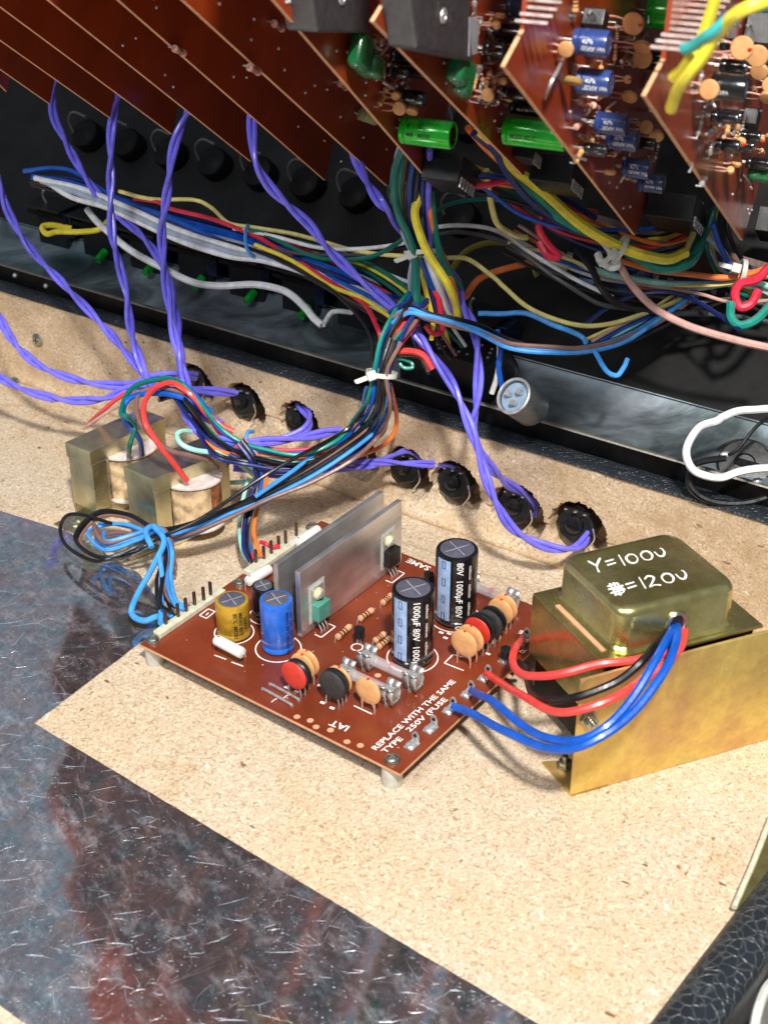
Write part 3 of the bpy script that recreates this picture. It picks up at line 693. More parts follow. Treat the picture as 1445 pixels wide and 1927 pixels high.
def twisted(pts, label, rgb=PURPLE, r=1.55, turn=62.0, group='purple twisted wire pairs', dark=0):
    P = [pt(p) for p in pts]; path = smooth(P, 12); t = thing('twisted_wire_pair', path[-1], label, 'wire pair', group)
    # accumulated length
    acc = [0]
    for a, b in zip(path[:-1], path[1:]): acc.append(acc[-1]+(b-a).length)
    ph0 = random.uniform(0, 6)
    for k in range(2):
        out = []; x = None
        for i, p in enumerate(path):
            tg = (path[min(i+1, len(path)-1)]-path[max(i-1, 0)]).normalized()
            x = basis(tg)[0] if x is None else (x-tg*x.dot(tg)).normalized()
            y = tg.cross(x); a = ph0+acc[i]/turn*2*math.pi+k*math.pi+.5*nz((acc[i], k, 1), .03)
            out.append(p+(x*math.cos(a)+y*math.sin(a))*r*1.02)
        obj('wire', tube(out, r, 8), wiremat(rgb), t)
    return t
twisted([(104, 128, -965), (100, 208, -960), (121, 260, -960), (159, 329, -955), (204, 388, -950), (260, 436, -945), (298, 484, -935), (322, 545, -925), (336, 621, -905), (343, 711, -890), (349, 774, 72), (381, 819, 68), (450, 832, 66), (554, 826, 64), (640, 808, 62)], 'purple pair hanging from the far left card and sweeping down right across others')
twisted([(230, 158, -900), (211, 235, -895), (209, 320, -905), (211, 434, -910), (225, 497, -915), (239, 556, -915), (246, 614, -910), (258, 660, -900), (277, 711, -895), (300, 735, 70)], 'purple pair hanging straight down, second from the left under the cards')
twisted([(364, 186, -840), (328, 275, -840), (314, 370, -855), (305, 430, -870), (310, 510, -880), (322, 600, -885), (336, 663, -880), (352, 725, -880), (366, 770, 66), (420, 800, 60)], 'purple pair hanging third from the left, kinked where it crosses the first')
twisted([(-20, 300, -960), (0, 345, -960), (17, 400, -960), (59, 469, -955), (114, 528, -945), (173, 590, -930), (214, 635, -920), (256, 685, -905), (282, 716, -895)], 'purple pair slanting from the left border down to the bundle knot')
twisted([(-30, 540, -960), (0, 594, -950), (21, 635, -940), (69, 684, -925), (145, 715, -915), (225, 725, -905), (280, 712, -898), (329, 704, -900), (370, 708, -920)], 'upper of two purple pairs curving in low from the left border')
twisted([(-30, 690, -940), (0, 711, -935), (62, 739, -925), (131, 753, -915), (194, 750, -905), (242, 732, -900), (290, 722, -895)], 'lowest purple pair entering at the left border beneath the others')
twisted([(472, 192, -790), (479, 294, -785), (502, 343, -790), (536, 381, -795), (581, 422, -800), (616, 467, -805), (650, 500, -805), (692, 538, -800), (737, 576, -795), (775, 618, -790), (817, 673, -785), (855, 732, -780), (886, 808, -780), (905, 869, -785), (929, 938, -790), (967, 997, -800), (1026, 1028, -805), (1078, 1032, -810), (1105, 1007, -822), (1104, 970, -838)], 'longest purple pair crossing the frame diagonally to the last potentiometer on the right')
twisted([(655, 258, -780), (682, 325, -765), (713, 377, -745), (744, 415, -760), (790, 470, -790), (848, 514, -795), (872, 573, -785), (893, 625, -780), (900, 694, -778), (896, 763, -782), (888, 810, -790), (905, 850, -795), (925, 882, -805), (950, 907, -820), (984, 928, -835), (1005, 949, -842), (1003, 972, -848)], 'purple pair leaving the middle bundle and ending at the second last potentiometer')
twisted([(440, 880, 40), (520, 893, 40), (606, 884, 42), (680, 880, 42), (722, 866, 42), (766, 848, 42), (794, 862, 36), (800, 880, 30)], 'purple pair arching behind the heat sinks to the fifth potentiometer', r=1.2)
twisted([(520, 880, 44), (600, 878, 44), (680, 870, 44), (770, 872, 42), (843, 876, 38), (868, 890, 34), (876, 905, 30)], 'purple pair running flat behind the heat sinks to the sixth potentiometer', r=1.2)
twisted([(300, 716, -900), (345, 730, -905), (400, 736, -910), (446, 740, -918)], 'short purple pair reaching the second potentiometer from the left')
twisted([(562, 762, -912), (583, 785, -895), (575, 808, -888), (545, 822, -885), (500, 828, -885)], 'short purple pair looping into the third potentiometer')

def bundle(name, label, path, cols, r, spread, seed, wander=.5, ends=None, cat='wire bundle', frm=0):
    rnd = random.Random(seed); P = [pt(p[:3]) for p in path]; sp_ = [p[3] if len(p) > 3 else 1 for p in path]
    t = thing(name, P[len(P)//2], label, cat)
    n = len(cols)
    for k, c in enumerate(cols):
        a = 2*math.pi*k*.382; rad = spread*math.sqrt((k+.5)/n); out = []
        for i, p in enumerate(P):
            tg = (P[min(i+1, len(P)-1)]-P[max(i-1, 0)]).normalized()
            side = tg.cross(FW).normalized(); up = side.cross(tg)
            a += rnd.uniform(-wander, wander); s = sp_[i]
            out.append(p+(side*math.cos(a)+up*math.sin(a)*.7)*rad*s+Vector((rnd.uniform(-1, 1), rnd.uniform(-1, 1), rnd.uniform(-1, 1)))*spread*.10*max(0, s-.6))
        obj('wire', tube(smooth(out, 8), r, 7), wiremat(c), t)
    return t
def zip_tie(c, axis, R, label, tail, parent=None, wid=2.6, m=None):
    x, y, z = basis(axis); t = thing('cable_tie', c, label, 'cable tie', 'translucent nylon cable ties')
    n = 26; g = G(); ring = []
    for k in range(n):
        a = 2*math.pi*k/n
        for rr, zz in ((R, -wid/2), (R+.9, -wid/2), (R+.9, wid/2), (R, wid/2)): g.v.append(c+(x*math.cos(a)+y*math.sin(a))*rr+z*zz)
    for k in range(n):
        for i in range(4): g.f.append([4*k+i, 4*k+(i+1) % 4, 4*((k+1) % n)+(i+1) % 4, 4*((k+1) % n)+i])
    obj('band', g, M_NYLON, t)
    tl = Vector(tail); tl.normalize(); hp = c+tl*(R*.7)-FW*R*.75
    sd = tl.cross(FW).normalized()
    obj('head', box(hp, tl*2.6, sd*2.6, FW*2.0), M_NYLON, t, sm=False, bev=.5)
    obj('tail', prism([hp+tl*2+sd*1.4, hp+tl*9+sd*1.4, hp+tl*10+sd*.5, hp+tl*10-sd*1.2, hp+tl*2-sd*1.4], FW*1.0), M_NYLON, t, sm=False, bev=.2)
    return t
# left loom over the switch row
bundle('wire_loom', 'loom of white, blue and grey wires lying over the black modules at left',
       [(62, 338, -985, .5), (140, 352, -975, .8), (240, 390, -955, .9), (330, 420, -935, .9), (470, 455, -905, .8), (560, 490, -880, 1), (650, 535, -850, 1.1), (720, 575, -815, 1), (775, 615, -790, .7)],
       [WHT, GRY, BLU, BLU, WHT, BLU, GRY, BLKW, NAVY, BLKW], 1.5, 7.5, 3)
wire([(45, 322, -985), (104, 318, -980), (149, 329, -975), (225, 377, -955), (311, 408, -930), (381, 440, -915), (440, 462, -905), (470, 468, -900)], BLU, 1.7, 'single blue wire starting at the far left end of the loom')
wire([(225, 360, -940), (294, 374, -925), (363, 377, -915), (398, 391, -910), (432, 419, -900), (485, 430, -893), (554, 441, -880), (613, 455, -865), (664, 469, -850), (730, 478, -825), (831, 486, -800), (883, 490, -800), (928, 521, -800), (945, 538, -798), (997, 580, -790), (1083, 608, -785), (1153, 608, -785), (1222, 587, -790), (1291, 559, -800)], PYEL, 1.35, 'long pale yellow wire waving above the loom across to the right')
wire([(253, 374, -940), (294, 377, -925), (322, 394, -918), (398, 412, -905), (450, 432, -895), (500, 453, -885), (554, 486, -870), (599, 514, -855), (658, 552, -835), (692, 583, -815), (713, 621, -800), (716, 650, -800)], CRIM, 1.45, 'crimson wire along the front of the left loom')
wire([(470, 433, -890), (500, 443, -885), (554, 466, -872), (606, 486, -860), (664, 488, -845), (713, 479, -830), (744, 459, -815), (765, 440, -800)], GRN, 1.4, 'green wire dipping between the loom and the upright bundle')
wire([(440, 430, -898), (519, 445, -880), (606, 466, -860), (692, 469, -840), (761, 456, -820), (796, 434, -815), (865, 424, -810), (930, 432, -810), (987, 469, -800), (1049, 508, -795), (1083, 528, -795), (1153, 559, -795)], WHT, 1.25, 'thin white wire arching over the knot towards the right')
wire([(500, 470, -880), (606, 478, -862), (692, 480, -842), (765, 470, -822), (800, 450, -818), (865, 436, -814), (945, 452, -805), (990, 480, -800), (1049, 525, -795), (1111, 566, -795), (1166, 578, -795), (1256, 590, -795), (1360, 594, -800), (1460, 606, -805)], DGRY, 1.3, 'thin dark grey wire arching right of the knot')
wire([(380, 445, -915), (500, 478, -885), (600, 530, -850), (655, 575, -825), (690, 620, -810), (702, 660, -805), (700, 700, -800)], BLKW, 1.3, 'black wire bowing below the crimson one')
wire([(480, 460, -880), (560, 498, -865), (620, 535, -845), (680, 560, -825), (735, 597, -800)], YEL, 1.3, 'bright yellow wire under the purple diagonal')
wire([(490, 466, -880), (600, 505, -860), (700, 545, -835), (770, 565, -810)], NAVY, 1.3, 'navy wire above the bright yellow one')
wire([(560, 472, -880), (650, 510, -862), (745, 560, -835), (790, 585, -815)], BLKW, 1.4, 'black wire behind the purple diagonal')
wire([(560, 455, -880), (640, 478, -865), (700, 500, -850), (770, 545, -825)], GRN, 1.4, 'dark green wire behind the purple diagonal')
wire([(590, 450, -885), (650, 480, -870), (710, 505, -860), (790, 540, -830)], WHT, 1.2, 'white wire passing behind the purple diagonal')
for i, (c, rr, nm) in enumerate(((WHT, 1.9, 'upper white'), (GRY, 2.2, 'pale grey'), (WHT, 1.8, 'lowest white'))):
    o = i*9
    wire([(66+12*i, 335+o*.5, -975), (138, 352+o, -965), (194, 370+o, -950), (242, 392+o, -940), (311, 424+o, -925), (381, 449+o, -912), (440, 466+o, -900), (500, 476+o*.8, -888), (570, 500+o*.6, -870), (640, 540+o*.5, -850), (720, 588+o*.3, -815)], c, rr, nm+' wire along the lower edge of the left loom')
t = thing('wire_clip', at(470, 450, -895 if 0 else 895), 'small blue wire tied round the left loom', 'wire tie')
obj('wire', tube(smooth([at(466, 424, 893), at(462, 440, 885), at(464, 465, 885), at(476, 482, 888), at(481, 470, 900), at(476, 440, 905), at(466, 424, 893)]), 1.1), wiremat(SKY), t)
# white cable and yellow stub
wire([(165, 395, -985), (194, 428, -970), (242, 469, -960), (311, 507, -945), (363, 531, -935), (415, 538, -925), (485, 536, -910), (536, 547, -900), (571, 578, -890), (590, 600, -885), (606, 612, -882)], WHT, 2.4, 'thick white sleeved cable curving over the steel tray', 'cable')
wire([(608, 612, -882), (614, 600, -885), (628, 588, -888), (664, 588, -890)], WHT, 1.6, 'short white wire end beyond the thick white cable')
wire([(205, 415, -980), (190, 430, -975), (150, 436, -972), (110, 437, -970), (90, 440, -968), (82, 433, -970), (84, 425, -974), (110, 424, -976), (135, 430, -978)], YEL, 2.0, 'yellow wire hooked at its left end above the tray')
# upright bundle from the cards
bundle('upright_wire_bundle', 'upright bundle of green, yellow, black and blue wires dropping from behind the cards',
       [(800, 250, -700, 1.3), (782, 310, -735, 1.3), (775, 380, -755, 1.2), (785, 440, -770, .9), (795, 480, -778, .7), (800, 530, -785, 1.1), (815, 590, -795, 1.3)],
       [GRN, BLU, BLKW, GRN, BRN, NAVY, BLKW, TEALW, NAVY, GRY, PURPLE], 1.6, 8.5, 5, .3)
wire([(758, 280, -705), (745, 330, -735), (747, 390, -750), (768, 440, -760), (780, 480, -765), (785, 540, -770), (783, 575, -775)], GRN, 2.3, 'thick green wire on the left side of the upright bundle')
wire([(816, 330, -740), (795, 360, -748), (782, 400, -752), (790, 440, -755), (808, 480, -758), (840, 530, -768), (856, 570, -780), (862, 595, -790)], YEL, 2.4, 'thick yellow wire down the front of the upright bundle')
wire([(812, 360, -752), (815, 420, -758), (830, 480, -765), (850, 520, -775), (866, 540, -785)], GRN, 1.9, 'green wire right of the thick yellow wire')
wire([(803, 340, -748), (808, 400, -755), (822, 450, -762), (845, 510, -772), (860, 560, -785)], ORG_, 1.4, 'thin orange wire on the right of the upright bundle')
wire([(798, 480, -775), (822, 530, -780), (838, 575, -790), (850, 600, -800)], WHT, 2.2, 'white wire fanning out beneath the cable tie')
wire([(792, 485, -775), (806, 530, -780), (822, 570, -790), (830, 598, -800)], BLU, 2.2, 'blue wire fanning out beneath the cable tie')
wire([(802, 540, -782), (822, 560, -784), (830, 590, -788), (832, 625, -790), (815, 628, -788), (800, 612, -786)], CRIM, 1.7, 'crimson wire looping under the knot')
wire([(790, 480, -776), (797, 540, -780), (812, 600, -786), (812, 640, -790)], YEL, 1.4, 'thin yellow wire among the fan under the knot')
zip_tie(at(795, 475, 772), at(795, 500, 772)-at(792, 450, 770), 9.5, 'white cable tie round the upright bundle above the knot', at(740, 495, 765)-at(790, 475, 765))
# knot to the right: light blue loom
bundle('wire_loom', 'loom of light blue and black wires sagging right of the knot',
       [(735, 600, -775, .8), (770, 585, -772, 1), (800, 595, -770, .8), (850, 607, -768, .7), (900, 620, -768, .8), (960, 645, -770, .8), (1030, 657, -772, .8), (1100, 655, -775, .7), (1170, 640, -780, .8), (1240, 600, -790, 1.2), (1300, 555, -805, 1.6)],
       [SKY, SKY, BRN, BLKW, SKY, NAVY, BLKW], 1.3, 5.2, 8, .7)
wire([(900, 590, -790), (945, 588, -788), (990, 590, -785), (1040, 612, -780), (1090, 632, -778), (1104, 648, -776)], SKY, 1.5, 'light blue wire joining the sagging loom from above')
wire([(1118, 660, -772), (1139, 694, -765), (1150, 706, -762), (1162, 706, -762), (1172, 692, -765), (1180, 676, -768)], SKY, 1.4, 'light blue wire end bent into a small hook above the steel tray')
wire([(735, 660, -788), (770, 662, -786), (800, 672, -785), (815, 695, -785)], REDW, 1.9, 'short red wire branching right below the knot')
wire([(740, 672, -792), (770, 680, -795), (776, 692, -795), (764, 694, -795), (752, 684, -795)], TEALW, 1.2, 'green wire curled beneath the short red wire')
wire([(750, 668, -790), (785, 672, -792), (804, 690, -792), (806, 700, -792)], BRN, 1.2, 'thin brown wire curled beneath the short red wire')
# knot down to the tie and left
LB = [(790, 560, -778, .9), (765, 600, -775, 1), (735, 645, -775, .9), (718, 700, -778, .6), (715, 755, -790, .9)]
bundle('main_wire_bundle', 'main multicoloured bundle going down through the lower cable tie and left over the holes',
       LB+[(690, 805, 72, 1.2), (640, 845, 66, 1.1), (570, 868, 62, .9), (500, 862, 62, .8), (450, 845, 64, .8), (405, 815, 70, .9), (370, 770, 76, 1), (335, 735, 82, 1), (300, 735, 84, 1.1)],
       [BLU, REDW, GRN, BLKW, BLU, BRN, ORG_, BLKW, CRIM, TEALW, NAVY], 1.25, 8.5, 11, .5)
bundle('lower_wire_bundle', 'bundle of light blue, brown and black wires sweeping down left over the small transformers',
       [(745, 640, -770, .8), (722, 700, -772, .6), (722, 760, -785, .9), (705, 805, 76, 1.2), (655, 850, 68, 1.2), (580, 895, 58, 1.0), (500, 935, 48, .8), (430, 965, 40, .8), (360, 995, 32, .8), (300, 1005, 26, .9), (240, 985, 22, 1.2), (190, 985, 18, 1.6), (165, 1010, 16, 1.9), (200, 1040, 18, 1.3), (260, 1020, 24, .9), (300, 1005, 30, .8), (315, 1040, 28, .8), (305, 1090, 20, 1.0), (312, 1140, 18, 1.2), (330, 1158, 17, 1.6)],
       [SKY, BRN, BLKW, SKY, BLKW, BRN, SKY], 1.25, 5.6, 21, .6)
wire([(735, 725, -785), (745, 790, 72), (735, 825, 62), (700, 850, 52), (640, 868, 52), (560, 880, 52)], ORG_, 1.3, 'orange wire bulging out right of the lower cable tie')
wire([(722, 735, -785), (728, 790, 72), (715, 820, 66), (660, 845, 62), (600, 880, 56)], BRN, 1.2, 'brown wire inside the bulge of the orange one')
wire([(690, 730, -785), (672, 790, 74), (620, 830, 68), (560, 880, 62), (480, 935, 52)], SKY, 1.3, 'light blue wire crossing the front of the main bundle')
wire([(706, 730, -785), (660, 800, 78), (560, 860, 72), (470, 915, 62), (380, 975, 44), (310, 1010, 34), (250, 1042, 20), (180, 1058, 14), (130, 1030, 12), (113, 995, 14), (125, 972, 18), (160, 970, 22), (210, 985, 24)], BLKW, 1.15, 'black wire making the widest loop at the left of the foil edge')
wire([(300, 995, 34), (285, 990, 38), (276, 1000, 38), (278, 1018, 36), (286, 1030, 34)], SKY, 1.7, 'light blue wire hooked over the neck of the looped bundle')
wire([(290, 990, 38), (304, 1005, 38), (308, 1030, 34), (285, 1075, 24), (262, 1110, 16), (248, 1145, 12), (252, 1160, 10), (275, 1166, 10), (298, 1160, 13), (303, 1172, 15)], SKY, 1.7, 'light blue wire drooping in a long loop left of the pin row')
wire([(300, 1040, 32), (305, 1090, 22), (303, 1140, 16), (304, 1172, 15)], SKY, 1.5, 'light blue wire dropping straight to the first pin')
for i, (x, y) in enumerate([(336, 1160), (351, 1150), (367, 1138)]):
    wire([(305, 1060, 26), (303+3*i, 1110, 20), (315+6*i, 1135+2*i, 17), (x-8, y-2, 16), (x, y-3, 17)], [BLKW, BLKW, BRN][i], .9, ['thin black wire reaching the second pin', 'thin black wire reaching the third pin', 'thin brown wire reaching the fourth pin'][i]+' of the left pin row')
wire([(300, 1020, 32), (318, 1040, 24), (330, 1062, 12), (328, 1080, 8)], BRN, 1.1, 'brown wire ends poking out beside the looped bundle')
zip_tie(at(718, 703, 778), at(716, 730, 780)-at(722, 680, 776), 8.0, 'white cable tie round the main bundle below the knot', at(668, 722, 770)-at(712, 706, 770))
# wires from the small transformers up into the bundle
wire([(352, 905, 46), (325, 868, 62), (298, 835, 75), (275, 800, 86), (272, 760, 92), (290, 730, 94), (325, 722, 92), (360, 745, 84), (395, 785, 76), (440, 812, 68)], REDW, 1.75, 'light red wire arching from the front small transformer into the bundle')
wire([(410, 880, 46), (385, 862, 60), (320, 848, 70), (278, 815, 80), (258, 775, 86), (262, 740, 90), (300, 728, 90), (345, 740, 84)], BRN, 1.5, 'brown wire arching beside the light red one')
wire([(268, 855, 44), (262, 825, 62), (235, 790, 78), (232, 765, 86), (250, 745, 90), (290, 738, 88), (340, 748, 82), (400, 775, 74)], BLU, 1.75, 'blue wire arching from the rear small transformer into the bundle')
wire([(243, 858, 44), (244, 835, 60), (255, 800, 74), (240, 785, 84), (228, 775, 86), (240, 740, 90), (270, 720, 92), (310, 712, 92), (340, 722, 88)], GRN, 1.6, 'green wire arching from the rear small transformer')
wire([(375, 912, 20), (475, 905, 30), (460, 880, 50), (420, 858, 62), (370, 848, 68), (342, 835, 72), (333, 820, 74), (340, 812, 75), (360, 812, 72)], MINT, 1.5, 'pale mint wire curling out beside the front small transformer')
wire([(165, 800, 40), (195, 772, 60), (225, 748, 74), (250, 735, 82)], REDW, 1.4, 'short light red wire behind the rear small transformer')
wire([(158, 806, 40), (190, 785, 56), (230, 760, 72)], PNK, 1.2, 'short pinkish wire behind the rear small transformer')
bundle('branch_wire_bundle', 'branch of red, blue, orange and black wires dropping behind the rear pin row',
       [(455, 830, 70, .6), (480, 862, 62, .8), (492, 900, 50, .8), (480, 945, 38, 1), (468, 990, 28, 1), (472, 1030, 22, 1), (482, 1052, 18, .8)],
       [BLU, CRIM, BLKW, ORG_, NAVY], 1.3, 5.0, 31, .6)
wire([(468, 900, 40), (455, 950, 30), (452, 990, 22), (458, 1040, 16), (474, 1058, 14)], MINT, 1.3, 'pale mint wire behind the rear pin row')
wire([(490, 1020, 22), (500, 1024, 20), (515, 1030, 19), (527, 1028, 19)], CRIM, 1.3, 'short red wire crossing the rear pin row')
t = thing('wire_clip', at(467, 840, 890), 'blue wire tied round the bundle above the branch', 'wire tie')
obj('wire', tube(smooth([at(477, 812, 885), at(466, 815, 878), at(463, 840, 876), at(466, 870, 880), at(474, 890, 884)]), 1.3), wiremat(SKY), t)
for i, (c, dy) in enumerate(((BLU, 8), (ORG_, 22), (BLKW, 30), (NAVY, 36), (CRIM, 0), (ORG_, 14))):
    wire([(360+4*i, 790+dy*.6, 70), (405, 822+dy, 66), (460, 838+dy, 60), (530, 848+dy, 58), (600, 840+dy*.8, 60), (655, 815+dy*.5, 68), (690, 770+dy*.3, 80)], c, 1.2,
         ['blue', 'orange', 'black', 'navy', 'crimson', 'deep orange'][i]+' wire in the sagging middle run below the purple pair, '+['first', 'fourth', 'fifth', 'lowest', 'topmost', 'third'][i]+' from the top', group='wires of the sagging middle run')

# ------------------------------------------------------------------ mains wires
TH2 = math.radians(21.7); TA = V(math.cos(TH2), math.sin(TH2), 0); TB = V(-TA.y, TA.x, 0)
wire([(1280, 1158, -690), (1286, 1176, -664), (1286, 1200, -650), (1272, 1226, -646), (1205, 1240, -642), (1130, 1250, -640), (1050, 1268, -645), (990, 1270, -660), (964, 1250, -680), (968, 1220, -700), (984, 1200, 17)], REDW, 2.0, 'red mains wire making the upper loop from the transformer to the board')
wire([(1272, 1156, -690), (1264, 1170, -662), (1243, 1205, -644), (1210, 1242, -630), (1160, 1280, -630), (1090, 1310, -632), (1035, 1318, -645), (1005, 1305, -665), (990, 1268, -690), (978, 1250, -705), (955, 1240, 18)], BLKW, 2.0, 'black mains wire passing over the gold bracket edge')
wire([(1276, 1160, -690), (1282, 1182, -660), (1280, 1215, -646), (1256, 1250, -642), (1205, 1282, -638), (1150, 1315, -630), (1090, 1338, -630), (1035, 1338, -640), (985, 1310, -665), (945, 1283, -695), (915, 1268, 19)], REDW, 2.0, 'red mains wire making the lower loop in front of the bracket')
wire([(1266, 1158, -690), (1266, 1175, -658), (1256, 1200, -640), (1230, 1250, -627), (1185, 1320, -620), (1130, 1375, -615), (1075, 1393, -620), (1015, 1383, -635), (950, 1340, -660), (915, 1315, -680), (888, 1300, 19)], BLU, 2.1, 'blue mains wire ending at the lug nearer the red wires')
wire([(1268, 1152, -690), (1272, 1174, -658), (1270, 1205, -639), (1250, 1260, -626), (1200, 1330, -618), (1140, 1382, -612), (1085, 1405, -614), (1020, 1404, -628), (950, 1375, -650), (890, 1345, -680), (853, 1330, 19)], BLU, 2.1, 'blue mains wire ending at the lug nearer the front corner')

# ------------------------------------------------------------------ power transformer on its bracket
Q = fl(1073, 1500); hp = hgt(Q, 1281)
tr = thing('power_transformer', Q+TA*60+TB*30, 'gold zinc plated power transformer with handwritten voltages on its cover', 'transformer')
# bracket front plate and floor flange
obj('front_plate', box(Q+TA*70+EZ*(hp/2+.2)+TB*.8, TA*70, TB*.8, EZ*hp/2), M_ZINC, tr, sm=False, bev=.3)
zt = hp-1.0
tl_ = fl(1002, 1116, zt); tf_ = fl(1139, 1253, zt)            # left edge of the frame top
o_ = Q+TB*1.7; ua = (tf_-Q).dot(TA); va = max(30.0, (tl_-tf_).length*.98)
ldir = (tl_-tf_); ldir.z = 0; ldir.normalize()
c0 = V(tf_.x, tf_.y, 0)
def tp(u, v, z): return c0+TA*u+ldir*v+EZ*z
FLn = (tl_-tf_).length
def uv(P):                                                   # solve P = c0 + TA*u + ldir*v
    d = P-c0; det = TA.x*ldir.y-TA.y*ldir.x; return ((d.x*ldir.y-d.y*ldir.x)/det, (TA.x*d.y-TA.y*d.x)/det)
UM = uv(fl(1436, 1176, zt))[0]
# frame top: open plate, four strips round the cover
obj('frame_top', prism([tp(0, 0, zt-1.6), tp(UM, 0, zt-1.6), tp(UM, FLn, zt-1.6), tp(0, FLn, zt-1.6)], EZ*1.6), M_OLIVE, tr, sm=False, bev=.3)
obj('side_plate', prism([tp(0, 1.5, zt-36), tp(0, FLn, zt-36), tp(0, FLn, zt-1.7), tp(0, 1.5, zt-1.7)], TA*1.4), M_OLIVE, tr, sm=False)
obj('core', prism([tp(3, 3, 8), tp(UM-3, 3, 8), tp(UM-3, FLn-2, 8), tp(3, FLn-2, 8)], EZ*(zt-10)), M_DARKSTEEL, tr, sm=False)
obj('flange', prism([Q+EZ*.3, Q+TA*20+EZ*.3, Q+TA*20+ldir*20+EZ*.3, Q+ldir*26+EZ*.3], EZ*1.2), M_ZINC, tr, sm=False)
for u0 in (5.5,):
    obj('copper_band', prism([tp(4, 10, zt+.05), tp(7, 10, zt+.05), tp(7, FLn-14, zt+.05), tp(4, FLn-14, zt+.05)], EZ*.5), mat('pink insulation', (.80, .58, .46), .5), tr, sm=False)
# domed cover
def rrect(u0, u1, v0, v1, r, n=5):
    out = []
    for (cu, cv, a0) in ((u1-r, v1-r, 0), (u0+r, v1-r, 90), (u0+r, v0+r, 180), (u1-r, v0+r, 270)):
        for k in range(n+1): a = math.radians(a0+90*k/n); out.append((cu+r*math.cos(a), cv+r*math.sin(a)))
    return out
ff = fl(1152, 1236, zt); u0 = 0
def uv(P):                                                   # solve P = c0 + TA*u + ldir*v
    d = P-c0; det = TA.x*ldir.y-TA.y*ldir.x; return ((d.x*ldir.y-d.y*ldir.x)/det, (TA.x*d.y-TA.y*d.x)/det)
cu0, cv0 = uv(fl(1160, 1232, zt)); cu1, _ = uv(fl(1388, 1178, zt)); _, cv1 = uv(fl(1073, 1110, zt))
ch = hgt(fl(1160, 1232, zt), 1162)*1.09
g = G(); rings = []
for ins, z, r in ((-3.0, .2, 9), (-3.0, .9, 9), (-.8, 1.1, 8), (0, 2.2, 8), (.2, ch-4.2, 8), (.7, ch-2.4, 8), (1.7, ch-1.0, 8), (3.1, ch-.25, 7), (4.8, ch, 6)):
    rings.append([tp(a, b, zt+z) for a, b in rrect(cu0+ins, cu1-ins, cv0+ins, cv1-ins, max(2, r), 8)])
n = len(rings[0])
for rg in rings: g.v += rg
for i in range(len(rings)-1):
    for k in range(n): g.f.append([i*n+k, i*n+(k+1) % n, (i+1)*n+(k+1) % n, (i+1)*n+k])
g.f.append([(len(rings)-1)*n+k for k in range(n)])
cov = obj('cover', g, M_OLIVE, tr)
# wire exit grommet
gp = onplane(1270, 1178, TB, (tp(0, cv0, 0)).dot(TB))
gx, _ = uv(gp)
gm = [tp(gx+math.cos(a)*4.6, cv0-.4, zt+11.0+math.sin(a)*4.6) for a in [math.pi*k/12 for k in range(13)]]
gm = [tp(gx+4.6, cv0-.4, zt+.8)]+gm+[tp(gx-4.6, cv0-.4, zt+.8)]
obj('exit_rim', tube(smooth(gm, 3), 1.3, 8), M_SCREW, cov)
obj('exit_hole', prism([p+TB*.1 for p in gm], -TB*.25), M_BANDK, cov, sm=False)
# handwriting: strokes in letter space (x right, y up)
HW = {'Y': [[(0, 1), (.28, .48), (.3, .45)], [(.7, 1.05), (.3, .45), (.22, -.08)]], '=': [[(0, .65), (.5, .7)], [(0, .32), (.5, .38)]], '1': [[(.12, 1), (.1, 0)]],
      '0': [[(.3, .85), (.05, .6), (.1, .15), (.4, .05), (.62, .35), (.55, .75), (.28, .86)]], 'v': [[(0, .62), (.1, .2), (.3, .12), (.5, .4), (.5, .75), (.4, .82)]],
      'B': [[(.1, 1), (.08, 0)], [(-.1, .8), (.5, .9), (.35, .52), (.05, .5)], [(.05, .5), (.6, .4), (.5, .08), (0, .0)], [(-.15, .55), (.7, .62)], [(-.15, .22), (.68, .3)], [(.3, 1.0), (.3, -.1)]],
      '2': [[(.0, .75), (.25, .95), (.5, .75), (.3, .4), (.0, .05), (.3, .12), (.62, .0)]]}
def hand(s, P, X, Y, size, parent):
    x = 0; g = G()
    for ch_ in s:
        for st in HW[ch_]:
            path = smooth([P+X*((x+a)*size)+Y*(b*size)+EZ*.25 for a, b in st], 4) if len(st) > 2 else [P+X*((x+st[0][0])*size)+Y*(st[0][1]*size)+EZ*.25, P+X*((x+st[1][0])*size)+Y*(st[1][1]*size)+EZ*.25]
            tube(path, lambda t: .46+.16*math.sin(t*7+x*3), 6, g)
        x += {'1': .35, '=': .78, 'v': .7}.get(ch_, .85)
    for v in g.v: v.z = zt+ch+(v.z-zt-ch)*.35
    return obj('handwriting', g, M_PAINT, parent)
zc = zt+ch
p0 = fl(1118, 1076, zc); p1 = fl(1270, 1044, zc); Xh = (p1-p0).normalized(); Yh = V(-Xh.y, Xh.x, 0)
yy = (fl(1112, 1055, zc)-fl(1122, 1076, zc)).normalized()
hand('Y=100v', p0, Xh, (yy*.8+Yh*.4).normalized(), 9.3, cov)
hand('B=120v', fl(1156, 1120, zc), Xh, (yy*.8+Yh*.4).normalized(), 9.3, cov)
# bolts
P = onplane(1107, 1352, TB, Q.dot(TB)); x_ = obj('bolt', lathe(P-TB*.2, -TB, [(4.6, 0), (4.6, .8), (3.4, .9), (3.4, 3.8), (2.9, 4.2)], 6), M_SCREW, tr, sm=False, bev=.3)
obj('thread_end', cyl(P-TB*3.9, P-TB*6.4, 1.5, 12), M_SCREW, x_)
P = fl(1062, 1440, 2); x_ = obj('bolt', lathe(P, EZ, [(4.4, 0), (4.4, .7), (3.4, .8), (3.3, 3)], 6), M_SCREW, tr, sm=False, bev=.3)
obj('thread_end', cyl(P+EZ*3, P+EZ*6, 1.5, 12), M_SCREW, x_)

